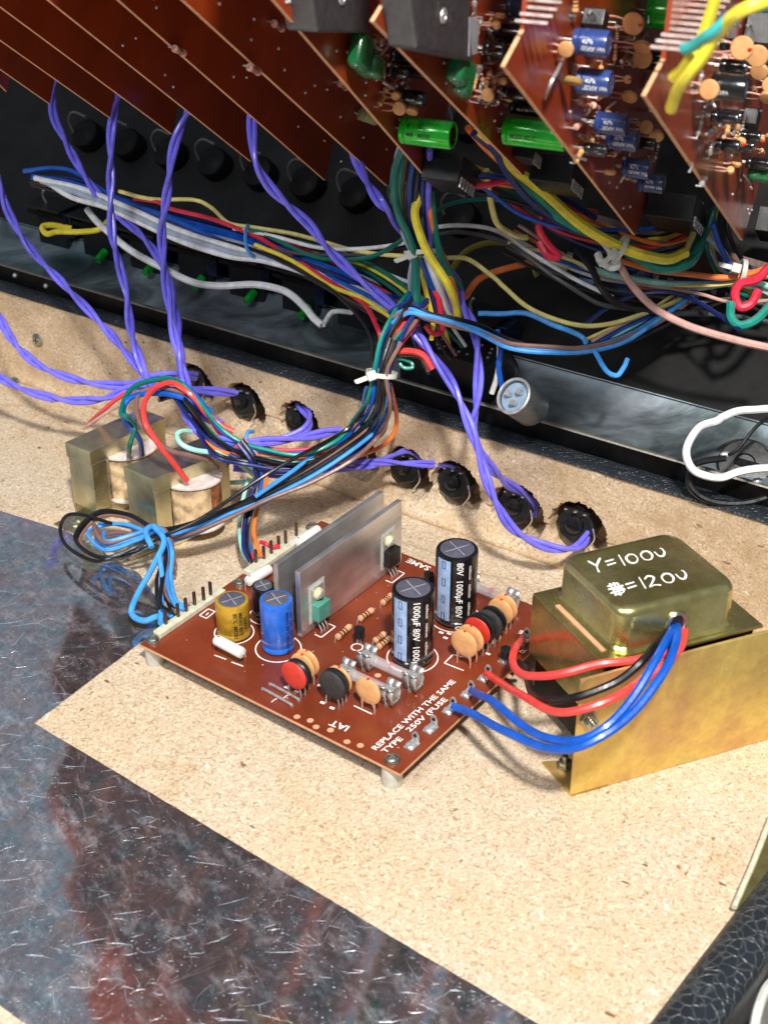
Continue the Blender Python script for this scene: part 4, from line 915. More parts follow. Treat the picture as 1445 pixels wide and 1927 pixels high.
# ------------------------------------------------------------------ two small transformers
def small_tr(A0, top_y, fr_px, bk_px, label, paper):
    """A0: pixel of the left bottom corner; fr_px: front top corner; bk_px: rear right top corner"""
    A = fl(*A0); h = hgt(A, top_y); T = A+EZ*h
    Fp = fl(fr_px[0], fr_px[1], h); Bp = fl(bk_px[0], bk_px[1], h)
    u = (Fp-T); wu = u.length; u.normalize(); v = Bp-Fp; wv = v.length; v.normalize()
    t = thing('small_transformer', A+u*wu/2+v*wv/2, label, 'transformer', 'small open frame transformers')
    a0 = A
    def p(i, j, z): return a0+u*i+v*j+EZ*z
    th = wv*.20
    # clamp frame: front leg, rear leg, top yoke
    obj('frame_leg', prism([p(0, 0, 0), p(wu, 0, 0), p(wu, th, 0), p(0, th, 0)], EZ*(h-.8)), M_FRAME, t, sm=False, bev=.3)
    obj('frame_leg', prism([p(0, wv-th*.7, 0), p(wu, wv-th*.7, 0), p(wu, wv, 0), p(0, wv, 0)], EZ*(h-.8)), M_FRAME, t, sm=False, bev=.3)
    obj('top_yoke', prism([p(-.6, -.6, h-10), p(wu+.2, -.6, h-10), p(wu+.2, wv+.6, h-10), p(-.6, wv+.6, h-10)], EZ*10), M_FRAME, t, sm=False, bev=.4)
    obj('bottom_yoke', prism([p(0, 0, .5), p(wu, 0, .5), p(wu, wv, .5), p(0, wv, .5)], EZ*8), M_FRAME, t, sm=False, bev=.4)
    for e in (p(wu*.5, -9, .3), p(wu*.5, wv+9, .3)):
        fo_ = obj('mounting_foot', prism([e-u*9-v*9, e+u*9-v*9, e+u*9+v*9, e-u*9+v*9], EZ*1.0), M_FRAME, t, sm=False, bev=.3)
        obj('screw', lathe(e+EZ*1.2, EZ, [(3.8, 0), (3.6, .9), (2.2, 1.9), (.1, 2.1)], 14), M_SCREW, fo_)
    # bobbin flanges and winding, bulging on the right side
    n = 14
    def oval(z, k=1.0, out=15): return [p(wu*.9+math.sin(a)*out*k, wv*.54-math.cos(a)*wv*.30*k, z) for a in [math.pi*i/n for i in range(n+1)]]
    obj('bobbin_flange', prism(oval(h-11.5, 1.06), EZ*2.0), M_BOBBIN, t, sm=False, bev=.5)
    obj('bobbin_flange', prism(oval(9, 1.06), EZ*2.0), M_BOBBIN, t, sm=False, bev=.5)
    obj('winding', prism(oval(11, .96), EZ*(h-22.5)), M_PAPER, t)
    g = G(); ov = oval(11.4, .985)
    for i in range(n//2, n):
        g.add([ov[i], ov[i+1], ov[i+1]+EZ*(h-23.5), ov[i]+EZ*(h-23.5)], [[0, 1, 2, 3]])
    obj('bare_winding', g, M_COPPER, t)
    obj('printed_number', textgeo('0480', 6, p(wu*.95, wv*.35, h), -v.copy()*-1, -u, lift=.1) if 0 else textgeo('0480', 6, p(wu*.45, wv*.86, h), -v, u, lift=.12), M_INK, t, sm=False)
small_tr((143, 966), 832, (169, 850), (309, 786), 'olive small transformer further back, with blue and green wires', 0)
small_tr((250, 1015), 878, (288, 902), (430, 848), 'olive small transformer nearer the board, with light red and brown wires', 1)

# ------------------------------------------------------------------ potentiometers in the bored holes
names = ['first from the left, mostly hidden by purple wire', 'second from the left, with a purple pair on top', 'third from the left, with a looped purple pair', 'fourth, behind the main bundle', 'fifth, just above the heat sinks', 'sixth, right of the heat sinks', 'seventh, next to last', 'last on the right, above the transformer']
for (x, y, r), nm in zip(HOLES, names):
    P = wallpt(x, y, 4); t = thing('potentiometer', P, 'black potentiometer in a wall hole, '+nm, 'potentiometer', 'potentiometers in the chipboard wall')
    rr = r*.66; P = P-WD*r*.16+EZ*r*.06; ax = (-WN*1.0+EZ*.25).normalized()
    side = WD
    obj('body', lathe(P+WN*14, ax, [(rr, 0), (rr, 12), (rr*.96, 13), (rr*.5, 13.1)], 8), M_BLK, t, sm=False, bev=.6)
    obj('rear_boss', lathe(P+WN*14+ax*13, ax, [(rr*.48, 0), (rr*.45, 2.5), (rr*.3, 3.2)], 20), M_BLKGLOSS, t)
    obj('terminal_block', box(P+WN*6+EZ*rr*.8, side*rr*.7, ax*4, EZ*2.5), M_BLK, t, sm=False, bev=.5)
    for k in (-1, 0, 1):
        obj('solder_tag', box(P+WN*2+EZ*(rr*.95)+side*k*rr*.5, side*.8, ax*2.2, EZ*.4), M_TIN, t, sm=False)
    obj('spring_clip', tube(smooth([P+side*rr*.7-EZ*rr*.9, P+side*rr*1.1-EZ*rr*.2, P+side*rr*1.0+EZ*rr*.4]), .5, 6), M_TIN, t)

# ------------------------------------------------------------------ plug-in cards
Uc = (RT*.366*1-(-FW)*1)                                      # along the card edge, away from the viewer
nc = (RT*1.0-UP*.22+(-FW)*.366).normalized()
Uc = (Uc-nc*Uc.dot(nc)).normalized(); Vc = nc.cross(Uc); Vc = Vc if Vc.dot(UP) > 0 else -Vc
cardc = {k: -108-50*i for i, k in enumerate('kjhgfedcbaz')}
def cpt(k, x, y, off=0): return onplane(x, y, nc, cardc[k]+nc.dot(CAM)+off)
EDGE = {'z': [(-90, 66), (14, 172)], 'a': [(-160, 16), (95, 195)], 'b': [(-160, -40), (208, 221)], 'c': [(-170, -116), (325, 252)], 'd': [(-57, -120), (474, 304)], 'e': [(88, -120), (613, 339)], 'f': [(214, -120), (730, 350)],
        'g': [(414, -120), (798, 328)], 'h': [(704, 40), (985, 330)], 'j': [(950, 125), (1195, 442)], 'k': [(1215, 180), (1397, 452)]}
CL = {'z': 'leftmost reddish card, just a corner above the left border', 'a': 'lowest brown card at the left border', 'b': 'second brown card from the left', 'c': 'third brown card from the left', 'd': 'fourth brown card from the left',
      'e': 'fifth brown card from the left, the widest blank one', 'f': 'sixth brown card from the left, with a pinkish resistor', 'g': 'brown card with a bright green capacitor low on its face', 'h': 'brown card cut off at a point, half hiding a green capacitor',
      'j': 'brown card full of dark blue capacitors', 'k': 'rightmost brown card with a dark green film capacitor'}
CARD = {}
for k in 'zabcdefghjk':
    (x0, y0), (x1, y1) = EDGE[k]
    A, B = cpt(k, x0, y0), cpt(k, x1, y1); L = 130
    if k == 'h': top = [A+Vc*14-Uc*(-10), A+Vc*160-Uc*60]
    elif k in 'jk':
        A2 = cpt(k, x0+36, y0-68); top = [A2, A2+Vc*150-Uc*60]
    else: top = [A-Uc*40+Vc*150]
    if k == 'h': A2 = cpt(k, x0+18, y0-30); top = [A2, A2+Vc*150-Uc*60]
    poly = [B, A]+top+[B+Uc*6+Vc*150]
    if k in 'ghjk': poly = [B, A]+top+[B+Uc*10+Vc*190, B+Uc*16+Vc*30]
    t = thing('plug_in_card', B, CL[k], 'circuit card', 'brown circuit cards plugged into the console')
    CARD[k] = t
    obj('laminate', prism(poly, -nc*1.6), M_CARD, t, sm=False)
    g = G(); d = (B-A).normalized(); sd = nc.cross(d)
    if sd.dot(Vc) > 0: sd = -sd
    box((A+B)/2-nc*.8+sd*.08, (B-A)/2, nc*.78, sd*.1, g)
    if top and k in 'hjk':
        C_ = top[0]; d2 = (C_-A).normalized(); s2 = nc.cross(d2); s2 = s2 if s2.dot((A+B)/2-A) < 0 else -s2
        box((A+C_)/2-nc*.8+s2*.08, (C_-A)/2, nc*.78, s2*.1, g)
    obj('cut_edge', g, M_EDGE, t, sm=False)
def c_cap(k, x, y, L, r, m, tilt=(0, 0), lead=2.5, label=None, name='capacitor', text=None):
    P = cpt(k, x, y); ax = (nc+Uc*tilt[0]+Vc*tilt[1]).normalized(); B = P+ax*lead
    o = obj(name, lathe(B, ax, [(r*.75, 0), (r*.98, .5), (r, 1.2), (r, 2.2), (r*.9, 2.8), (r, 3.4), (r, L-.8), (r*.93, L), (r*.75, L), (r*.74, L-.3)], 24), m, CARD[k])
    obj('end_disc', lathe(B+ax*(L-.6), ax, [(r*.76, 0), (r*.74, .4)], 20), M_BLKGLOSS if m is M_GREEN else M_CAPTOP, o)
    g = G()
    for s in (-1, 1): tube([P+Uc*s*r*.4, B+Uc*s*r*.4], .4, 6, g)
    obj('lead', g, M_TIN, o)
    if text:
        tw = (CAM-B); tw = (tw-ax*tw.dot(ax)).normalized(); sd = tw.cross(ax)
        gg = G()
        for i, (s_, a0) in enumerate(text):
            def bend(u, v, a0=a0): a = a0+v/r; return B+ax*(4.5+u)+(tw*math.cos(a)-sd*math.sin(a))*(r+.1)
            gg.merge(textgeo(s_, r*.42, V(0, 0, 0), V(1, 0, 0), V(0, 1, 0), bend=bend))
        obj('printing', gg, M_INK if m is M_GREEN else M_WHITEINK, o, sm=False)
    return o
def c_film(k, x, y, a, b, c, m, rot=0, lead=2):
    P = cpt(k, x, y); X = (Uc*math.cos(rot)+Vc*math.sin(rot)); Y = nc.cross(X)
    o = obj('film_capacitor', box(P+nc*(lead+c/2), X*a/2, Y*b/2, nc*c/2), m, CARD[k], bev=min(a, b, c)*.42, seg=4)
    return o
def c_disc(k, x, y, r, red=False, rot=0, lead=5, m=None):
    P = cpt(k, x, y); d = (Uc*math.cos(rot)+Vc*math.sin(rot)); c = P+nc*(lead+r)
    o = obj('disc_capacitor', lathe(c-d*1.1, d, [(r*.5, -.2), (r*.9, .1), (r, 1.1), (r*.9, 2.1), (r*.5, 2.4)], 20), m or M_TAN, CARD[k])
    s = nc.cross(d); g = G()
    for q in (-1, 1): tube([P+s*q*r*.5, P+s*q*r*.5+nc*lead*.6, c+s*q*r*.3-nc*r*.8], .45, 6, g)
    obj('lead', g, M_PINK, o)
    if red: obj('red_dot', ball(c+nc*r*.7-d*1.2, 1, 1, .6, n=8, m=5), M_REDDOT, o)
def c_res(k, x, y, L, r, m, rot=0, lead=2.2):
    P = cpt(k, x, y)+nc*lead; d = (Uc*math.cos(rot)+Vc*math.sin(rot)); a = P-d*L/2
    o = obj('resistor', lathe(a, d, [(r*.4, 0), (r, .5), (r, L*.2), (r*.85, L*.27), (r*.85, L*.73), (r, L*.8), (r, L-.5), (r*.4, L)], 14), m, CARD[k])
    for q in (.22, .42, .6): obj('colour_band', lathe(a+d*L*q, d, [(r*.93, 0), (r*.93, L*.07)], 12), random.choice((M_BAND, M_BANDK, M_GOLD)), o)
    g = G()
    for e, s in ((a, -1), (a+d*L, 1)): tube([e, e+d*s*1.5, e+d*s*1.5-nc*lead], .35, 6, g)
    obj('lead', g, M_TIN, o)
def c_box(k, x, y, a, b, c, m, rot=0, lead=1, name='relay', bev=.6):
    P = cpt(k, x, y); X = (Uc*math.cos(rot)+Vc*math.sin(rot)); Y = nc.cross(X)
    return obj(name, box(P+nc*(lead+c/2), X*a/2, Y*b/2, nc*c/2), m, CARD[k], sm=False, bev=bev), P+nc*(lead+c), X, Y
M_RELAY = mat('charcoal cover', (.25, .25, .26), .35, var=.15)
# card g
c_cap('g', 748, 243, 26, 6.6, M_GREEN, label='x', text=[('M8   M350', .15), ('R     22', -.5)])
c_film('g', 655, 95, 13, 16, 8, M_FILM); c_film('g', 672, 112, 12, 14, 7, M_FILM, lead=1)
c_film('g', 668, 122, 10, 10, 7, M_FILM, lead=6); c_cap('g', 742, 180, 13, 3.6, M_BLKGLOSS, text=[('16V 10', .2)]); c_cap('g', 728, 105, 22, 3.8, M_BLKGLOSS)
c_cap('g', 745, 130, 20, 3.4, M_BLKGLOSS); c_disc('g', 720, 200, 3.4, rot=.5); c_disc('g', 745, 205, 3.2, rot=1.2)
c_res('g', 735, 150, 9, 1.4, M_PINK, 1.0); c_res('g', 722, 165, 8, 1.3, M_TAN, .6); c_res('g', 700, 76, 9, 1.3, M_PINK, .4)
# relays seen from the side: large flat face towards the viewer
def relay(k, quad, label):
    pts = [cpt(k, x, y, off) for x, y, off in quad]; return pts
M_SLIP = mat('pale slip', (.62, .63, .66), .6)
def c_slab(k, poly, off, th, m, name='relay', label=None):
    pts = [cpt(k, x, y, off) for x, y in poly]; n = (pts[1]-pts[0]).cross(pts[2]-pts[0]).normalized()
    if n.dot(CAM-pts[0]) < 0: n = -n
    o = obj(name, prism(pts, -n*th), m, CARD[k], sm=False, bev=1.2, seg=3)
    c = sum(pts, V(0, 0, 0))/len(pts); X = (pts[1]-pts[0]).normalized(); Y = n.cross(X)
    obj('rivet', lathe(c+n*.05, n, [(3.0, 0), (2.8, .5), (1.6, .6), (1.5, .3)], 20), M_SOLDER, o)
    g = textgeo('C52', 2.8, c-X*8+Y*4, -Y, X, lift=.1).merge(textgeo('V 17', 2.8, c+X*6+Y*4, -Y, X, lift=.1))
    obj('printing', g, M_GREY, o, sm=False)
    return o
c_slab('g', [(578, -75), (690, -70), (700, 62), (598, 62)], 10, 14, M_RELAY)
c_slab('h', [(762, -80), (884, -20), (890, 116), (786, 92)], 12, 12, M_RELAY)
obj('date_sticker', prism([cpt('h', 884, 32, 12.3), cpt('h', 902, 38, 10), cpt('h', 898, 100, 10), cpt('h', 882, 106, 12.3)], -nc*.4), M_SLIP, CARD['h'], sm=False)
c_cap('h', 940, 244, 30, 6.6, M_GREEN, text=[('M350 85°C', .2)])
c_film('h', 838, 122, 13, 15, 8, M_FILM); c_film('h', 850, 144, 12, 15, 7, M_FILM)
c_cap('h', 950, 198, 16, 3.8, M_BLKGLOSS, text=[('85°C 10', .2)]); c_cap('h', 920, 60, 18, 4.2, M_BLKGLOSS); c_cap('h', 945, 12, 18, 4.6, mat('slate sleeve', (.22, .28, .36), .3))
c_cap('h', 905, 100, 20, 3.4, M_BLKGLOSS)
c_disc('h', 935, 85, 4.2, True, .4); c_disc('h', 930, 112, 3.4, rot=1.1); c_disc('h', 885, 175, 3.0, rot=.8)
c_res('h', 885, 150, 10, 1.3, M_TAN, 1.2); c_res('h', 905, 150, 10, 1.3, M_TAN, 1.2, 3); c_res('h', 925, 140, 10, 1.3, M_TAN, 1.0); c_res('h', 915, 175, 9, 1.2, M_PINK, 1.1)
# card j
SL = [('ELNA 16V', .3), ('47µF', -.2)]
M_PALE = mat('pale print block', (.66, .68, .52), .4)
for (x, y, r, L) in ((1066, 76, 5.2, 14), (1072, 150, 5.2, 14), (1108, 228, 4.8, 14), (1130, 258, 4.8, 14), (1160, 312, 4.8, 13), (1190, 340, 4.8, 13)):
    c_cap('j', x, y, L, r, M_DKBLUE, text=SL, lead=3)
c_box('j', 1095, 35, 9, 7, 9, M_BLK, name='small_transistor'); c_disc('j', 1140, 40, 4.8, True, .6, 7); c_disc('j', 1165, 105, 4.6, False, .3, 6); c_disc('j', 1150, 82, 4, rot=1.3, lead=10)
c_disc('j', 1148, 178, 3.8, rot=1.2, lead=5); c_disc('j', 1190, 250, 3.8, rot=1.0, lead=8); c_disc('j', 1040, 90, 3.2, rot=.8, lead=2); c_disc('j', 1180, 235, 3.4, rot=.2, lead=6)
for (x, y, ro) in ((1085, 190, .2), (1110, 200, .1), (1150, 285, .5), (1185, 275, .3), (1120, 180, .4), (1175, 330, .4), (1215, 300, .5)): c_res('j', x, y, 9, 1.5, M_PINK, ro)
obj('jumper_lead', tube(smooth([cpt('j', 1058, 112), cpt('j', 1050, 130, 5), cpt('j', 1035, 158, 5), cpt('j', 1024, 184)]), .8, 8), M_TIN, CARD['j'])
c_disc('j', 1052, 150, 4.4, rot=1.6, lead=1, m=mat('amber lacquer', (.62, .50, .28), .3))
for i in range(7):
    x, y = 1000+i*9, 42-i*13
    obj('pin', box(cpt('j', x, y, 5), nc*6, Uc*.55, Vc*.55), M_PIN, CARD['j'], sm=False)
# card k
c_cap('k', 1308, 158, 14, 5.0, M_BLKGLOSS, text=[('16V', .3)], lead=6); c_film('k', 1395, 322, 10, 9, 17, M_FILM, lead=3); c_disc('k', 1335, 85, 4.8, True, .4, 8); c_disc('k', 1368, 100, 4.8, False, .6, 8)
c_disc('k', 1385, 130, 4.2, rot=.9, lead=6); c_disc('k', 1400, 155, 4.0, rot=.2, lead=8); c_disc('k', 1395, 178, 4.2, rot=1.2, lead=8); c_disc('k', 1410, 255, 4.6, rot=1.4, lead=7); c_disc('k', 1300, 165, 4, rot=.5, lead=3)
c_res('k', 1345, 270, 9, 2.0, M_PINK, 1.0); c_res('k', 1360, 235, 9, 1.6, M_TAN, 1.2); c_res('k', 1375, 250, 9, 1.6, M_TAN, 1.4); c_box('k', 1395, 222, 12, 8, 7, M_BLK, name='small_transistor')
c_cap('k', 1425, 20, 14, 5, M_BLKGLOSS); c_cap('j', 1208, 22, 20, 7.0, M_GREEN); c_box('k', 1400, 60, 16, 14, 12, M_BLK)
for i in range(10):
    x, y = 1262+i*9.5, 92-i*11.5
    obj('pin', box(cpt('k', x, y, 5), nc*7, Uc*.6, Vc*.6), M_PIN, CARD['k'], sm=False)
for k, x, y in (('f', 515, 48), ('f', 638, 160), ('f', 470, 130), ('e', 330, 95)): c_res(k, x, y, 10, 1.8, M_PINK, 0.05)
for k, x, y in (('a', 88, 82), ('b', 215, 118), ('f', 680, 210)): c_disc(k, x, y, 3.4, rot=.4, lead=1, m=mat('amber lacquer', (.62, .50, .28), .3))
c_cap('f', 668, 212, 12, 3.0, mat('pale tube', (.62, .62, .42), .3), tilt=(1.6, 0))
# connector blocks behind the lower corners
for k, x, y, a, b in (('g', 812, 322, 34, 20), ('h', 1010, 325, 34, 22), ('j', 1225, 395, 44, 26), ('k', 1425, 420, 34, 24), ('h', 975, 275, 16, 10)):
    o, P, X, Y = c_box(k, x, y, a, 14, b, M_BLK, name='edge_connector', rot=.0, bev=.5)
    for i in range(5):
        obj('contact', box(P-X*(a*.36-i*a*.16)-Y*6+nc*.2, X*1.2, Y*2.6, nc*.4), M_TIN, o, sm=False)
for k, dens, reg in (('g', 34, (690, 20, 770, 190)), ('h', 40, (880, 10, 960, 200)), ('j', 54, (1070, 0, 1230, 340)), ('k', 54, (1300, 40, 1440, 340))):
    rnd = random.Random(ord(k))
    for _ in range(dens):
        x = rnd.uniform(reg[0], reg[2]); y = rnd.uniform(reg[1], reg[3])
        q = rnd.random()
        if q < .45: c_res(k, x, y, rnd.uniform(6, 9), rnd.uniform(1, 1.5), rnd.choice((M_PINK, M_TAN, M_TIN)), rnd.uniform(0, 3))
        elif q < .60: c_disc(k, x, y, rnd.uniform(1.8, 2.9), rnd.random() < .4, rnd.uniform(0, 3), rnd.uniform(2, 7))
        elif q < .88: obj('bent_lead', tube(smooth([cpt(k, x, y), cpt(k, x+rnd.uniform(-6, 6), y+rnd.uniform(-6, 6), rnd.uniform(3, 6)), cpt(k, x+rnd.uniform(-16, 16), y+rnd.uniform(2, 18), rnd.uniform(2, 6))], 4), rnd.uniform(.5, .8), 6), M_SOLDER, CARD[k])
        else: c_cap(k, x, y, rnd.uniform(8, 12), rnd.uniform(2.4, 3.2), M_BLKGLOSS)
for k, n_ in (('f', 12), ('e', 7), ('g', 16), ('h', 14), ('j', 12), ('k', 12), ('d', 4)):      # shiny solder joints and scratches on the blank faces
    (x0, y0), (x1, y1) = EDGE[k]; rnd = random.Random(ord(k)*3)
    for _ in range(n_):
        f = rnd.uniform(.25, .95); x, y = x0+(x1-x0)*f+rnd.uniform(12, 60), y0+(y1-y0)*f-rnd.uniform(0, 40)
        obj('solder_joint', ball(cpt(k, x, y, .1), .8, .8, .8, n=7, m=5), M_SOLDER, CARD[k])

# ------------------------------------------------------------------ modules on the tray, panel pots
PB = W0+WN*13.5
def pan_pt(s, o, z): return PB+WD*s+WN*o+EZ*z
for i in range(9):
    s = 2+i*46; t = thing('switch_module', pan_pt(s, 66, 80), 'black switch module on the console tray, '+['first', 'second', 'third', 'fourth', 'fifth', 'sixth', 'seventh', 'eighth', 'last'][i]+' from the left', 'switch module', 'black switch modules in a row on the tray')
    if 318 < s < 600 and i > 6: pass
    obj('body', box(pan_pt(s, 68, 92), WD*15, WN*13, EZ*15), M_BLK, t, sm=False, bev=1)
    obj('shelf', box(pan_pt(s-3, 60, 109), WD*19, WN*12, EZ*.8), M_BLK, t, sm=False)
    obj('slider_box', box(pan_pt(s+18, 62, 98), WD*4, WN*9, EZ*9), mat('navy plastic', (.10, .14, .26), .25, coat=.3), t, sm=False, bev=.6)
    if i in (1, 2, 4, 5, 3): obj('indicator', cyl(pan_pt(s+9, 53, 86), pan_pt(s+9, 44, 82), 3.0, 14), M_LED, t)
    obj('terminal', tube(smooth([pan_pt(s-6, 58, 110), pan_pt(s-6, 56, 116), pan_pt(s-3, 54, 121)]), .9, 8), M_TIN, t)
    obj('bracket', box(pan_pt(s+2, 50, 104), WD*20, WN*.6, EZ*1.5), M_DARKSTEEL, t, sm=False)
ords = ['first', 'second', 'third', 'fourth', 'fifth', 'sixth', 'seventh', 'eighth', 'ninth', 'tenth', 'eleventh', 'twelfth']
for row, (o_, z_) in enumerate(((128, 138), (176, 186))):
    for i in range(9):
        s = -20+i*42+row*18; c = pan_pt(s, o_, z_); nrm = (-WN*.75+EZ*.66).normalized()
        t = thing('rotary_control', c, 'dark round control body on the shadowed panel, %s from the left in the %s row' % (ords[i], ['lower', 'upper'][row]), 'rotary control', 'rotary control bodies on the dark back panel')
        obj('can', lathe(c, nrm, [(12, 0), (12, 9), (11, 10.5), (6, 11), (5, 11.6)], 24), M_POT, t)
        p = c+nrm*11; ph = random.uniform(-.4, .4)
        lw = obj('link_wire', tube(smooth([p-WD*10-EZ*3, p-WD*11+EZ*5+nrm*4, p-WD*(3+4*ph)+EZ*12+nrm*6, p+WD*6+EZ*12+nrm*2]), 1.0, 7), wiremat((.36, .35, .34)), t)
# strip board with blue boxes at right
sb = thing('strip_board', at(1250, 510, 850), 'brown strip board with blue box capacitors running behind the thick yellow wire', 'circuit board')
a, b = at(1000, 420, 850), at(1480, 560, 800); d = (b-a).normalized(); n_ = d.cross(FW).normalized(); n_ = -n_ if n_.z < 0 else n_
obj('laminate', prism([a, b, b+n_*16, a+n_*16], FW*2), M_OLDBOARD, sb, sm=False)
for x, y, w_, h_ in ((1102, 530, 8, 6), (1178, 540, 9, 6.5), (1205, 515, 9, 5), (1185, 500, 7, 5), (1305, 530, 6, 5), (1370, 525, 6, 6)):
    k = obj('box_capacitor', box(at(x, y, 822), d*w_*.6, n_*h_*.7, FW*4), mat('blue box plastic', (.10, .30, .52), .3, coat=.2), sb, sm=False, bev=.5)
for i in range(16):
    x = 1015+i*27; y = 462+i*7
    obj('terminal', tube(smooth([at(x, y, 842), at(x+3, y+6, 832), at(x+6, y+2, 828)]), 1.0, 7), M_TIN, sb)
obj('spacer_block', box(at(1045, 488, 815), d*9, n_*4, FW*4), M_CREAM, sb, sm=False, bev=.8)
# right hand wires
wire([(915, 260, -700), (945, 301, -720), (985, 350, -740), (1049, 408, -755), (1125, 446, -765), (1198, 483, -770), (1246, 504, -770), (1294, 497, -770), (1313, 470, -775), (1315, 450, -780)], TEALW, 2.8, 'thick green wire hooking up at its right end')
wire([(900, 245, -690), (950, 300, -715), (997, 340, -735), (1035, 374, -745), (1063, 400, -750), (1118, 438, -755), (1187, 473, -760), (1249, 486, -762), (1291, 474, -765)], YEL, 3.0, 'thick yellow wire sweeping under the blue capacitor card')
wire([(880, 240, -690), (935, 300, -715), (985, 345, -740), (1040, 395, -752), (1110, 440, -770), (1190, 470, -785), (1260, 490, -790)], ORG_, 1.8, 'orange wire tucked behind the thick yellow one')
wire([(870, 350, -735), (920, 345, -735), (970, 340, -740), (1020, 350, -750), (1080, 390, -765), (1120, 400, -780)], CRIM, 1.8, 'crimson wire running into the shadow behind the cards')
wire([(870, 335, -735), (930, 330, -735), (1000, 345, -742), (1060, 375, -755), (1120, 410, -770)], NAVY, 1.8, 'navy wire running into the shadow behind the cards')
wire([(890, 250, -690), (930, 285, -705), (960, 330, -725), (1010, 390, -745), (1070, 430, -765)], NAVY, 2.0, 'navy wire beside the thick green wire')
wire([(915, 320, -735), (920, 370, -750), (935, 420, -765), (960, 440, -780), (990, 447, -790)], PYEL, 1.7, 'pale yellow wire dropping left of the strip board')
wire([(1021, 405, -770), (1014, 430, -772), (1030, 460, -775), (1049, 483, -775), (1030, 478, -775), (1014, 455, -775)], CRIM, 2.2, 'crimson wire folded back on itself beside the cream spacer')
wire([(1160, 490, -770), (1187, 535, -765), (1232, 580, -760), (1291, 611, -755), (1360, 632, -750), (1460, 657, -745)], PNK, 2.1, 'pinkish brown wire running out at the right border')
wire([(1085, 470, -790), (1110, 500, -785), (1130, 540, -782), (1160, 570, -785), (1230, 585, -790), (1330, 590, -795)], BLKW, 2.0, 'black wire curving down from the strip board')
wire([(1450, 500, -770), (1422, 524, -768), (1395, 532, -768), (1382, 556, -768), (1390, 577, -768), (1412, 572, -768), (1426, 548, -770)], CRIM, 2.5, 'crimson wire bent in a ring at the right border')
wire([(1460, 560, -765), (1429, 596, -762), (1395, 612, -762), (1374, 600, -764), (1374, 570, -768)], TEALW, 2.5, 'green wire bent under the crimson ring')
wire([(1340, 420, -770), (1355, 465, -780), (1375, 500, -785), (1392, 500, -785)], BLU, 1.6, 'blue wire hanging beside the rightmost card')
wire([(1310, 430, -775), (1340, 455, -785), (1365, 480, -790), (1370, 505, -790)], GRY, 1.9, 'grey wire hanging beside the rightmost card')
wire([(1318, 380, -770), (1305, 430, -772), (1292, 470, -770)], PYEL, 1.8, 'pale yellow wire rising to the blue capacitor card')
wire([(1345, 390, -772), (1330, 440, -772), (1300, 478, -768)], GRN, 1.8, 'green wire rising to the blue capacitor card')
wire([(1100, 500, -800), (1170, 520, -800), (1260, 535, -798), (1350, 535, -795), (1400, 525, -790), (1460, 545, -790)], MINT, 1.8, 'pale mint wire running along the strip board')
wire([(1150, 485, -790), (1220, 508, -790), (1300, 515, -788), (1380, 520, -785), (1460, 500, -785)], ORG_, 1.8, 'orange wire running along the strip board')
wire([(1130, 450, -768), (1140, 465, -766), (1160, 495, -764), (1150, 503, -764), (1128, 490, -766), (1124, 478, -768)], WHT, 2.1, 'white wire curled round the cable tie on the yellow wire')
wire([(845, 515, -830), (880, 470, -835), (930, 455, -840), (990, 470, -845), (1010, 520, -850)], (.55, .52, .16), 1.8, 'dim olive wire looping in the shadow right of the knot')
wire([(875, 560, -815), (905, 525, -820), (950, 505, -825), (1010, 490, -830), (1060, 480, -835)], ORG_, 2.0, 'dim orange wire rising right of the knot')
wire([(815, 400, -790), (860, 380, -800), (930, 375, -810), (1000, 400, -820)], GRN, 1.2, 'thin green wire in the shadow above the knot')
wire([(1390, 620, -760), (1300, 560, -790), (1220, 550, -800), (1150, 575, -800), (1100, 610, -800)], NAVY, 1.3, 'navy wire under the strip board')
for i, c in enumerate((PYEL, PNK, BLU, MINT)):
    wire([(1100+12*i, 640+3*i, -785), (1180, 600+7*i, -788), (1240, 575+6*i, -795), (1290+8*i, 540+4*i, -810)], c, 1.0, ['pale yellow', 'pinkish', 'blue', 'mint'][i]+' thin wire rising from the sagging loom towards the strip board')
zip_tie(at(1165, 470, 762), at(1187, 478, 762)-at(1145, 455, 760), 7.5, 'yellowed cable tie on the thick yellow wire', at(1140, 490, 755)-at(1170, 465, 755))
zip_tie(at(1395, 512, 782), at(1430, 520, 782)-at(1370, 508, 782), 6.5, 'yellowed cable tie at the right border', at(1350, 500, 775)-at(1395, 512, 775))
bundle('thin_wire_bundle', 'tangle of thin coloured wires in the shadow under the pointed cards',
       [(840, 330, -745, 1.6), (900, 345, -750, 1.2), (980, 380, -765, 1), (1060, 425, -780, 1.1), (1140, 455, -790, 1.2), (1230, 470, -795, 1.3), (1310, 455, -800, 1.6)],
       [GRN, NAVY, CRIM, YEL, BLKW, ORG_, TEALW, BLU, BRN], 1.2, 11, 41, .8)
bundle('thin_wire_bundle', 'thin pale and dark wires strung along the strip board to the right border',
       [(960, 450, -810, 1.2), (1050, 500, -812, 1), (1130, 530, -812, 1), (1220, 545, -808, 1.1), (1310, 550, -802, 1.2), (1380, 545, -798, 1.3), (1470, 560, -790, 1.6)],
       [WHT, DGRY, BLU, ORG_, BLKW, PNK, NAVY, PYEL], 1.05, 10, 42, .9)
bundle('thin_wire_bundle', 'thin black, brown and blue wires fanned beneath the knot towards the dark block',
       [(790, 560, -790, .8), (800, 600, -800, 1.2), (815, 640, -810, 1.6), (835, 675, -820, 1.7)],
       [BLKW, BLU, BRN, YEL, CRIM, GRN, BLKW, NAVY, WHT], 1.1, 9, 43, .6)
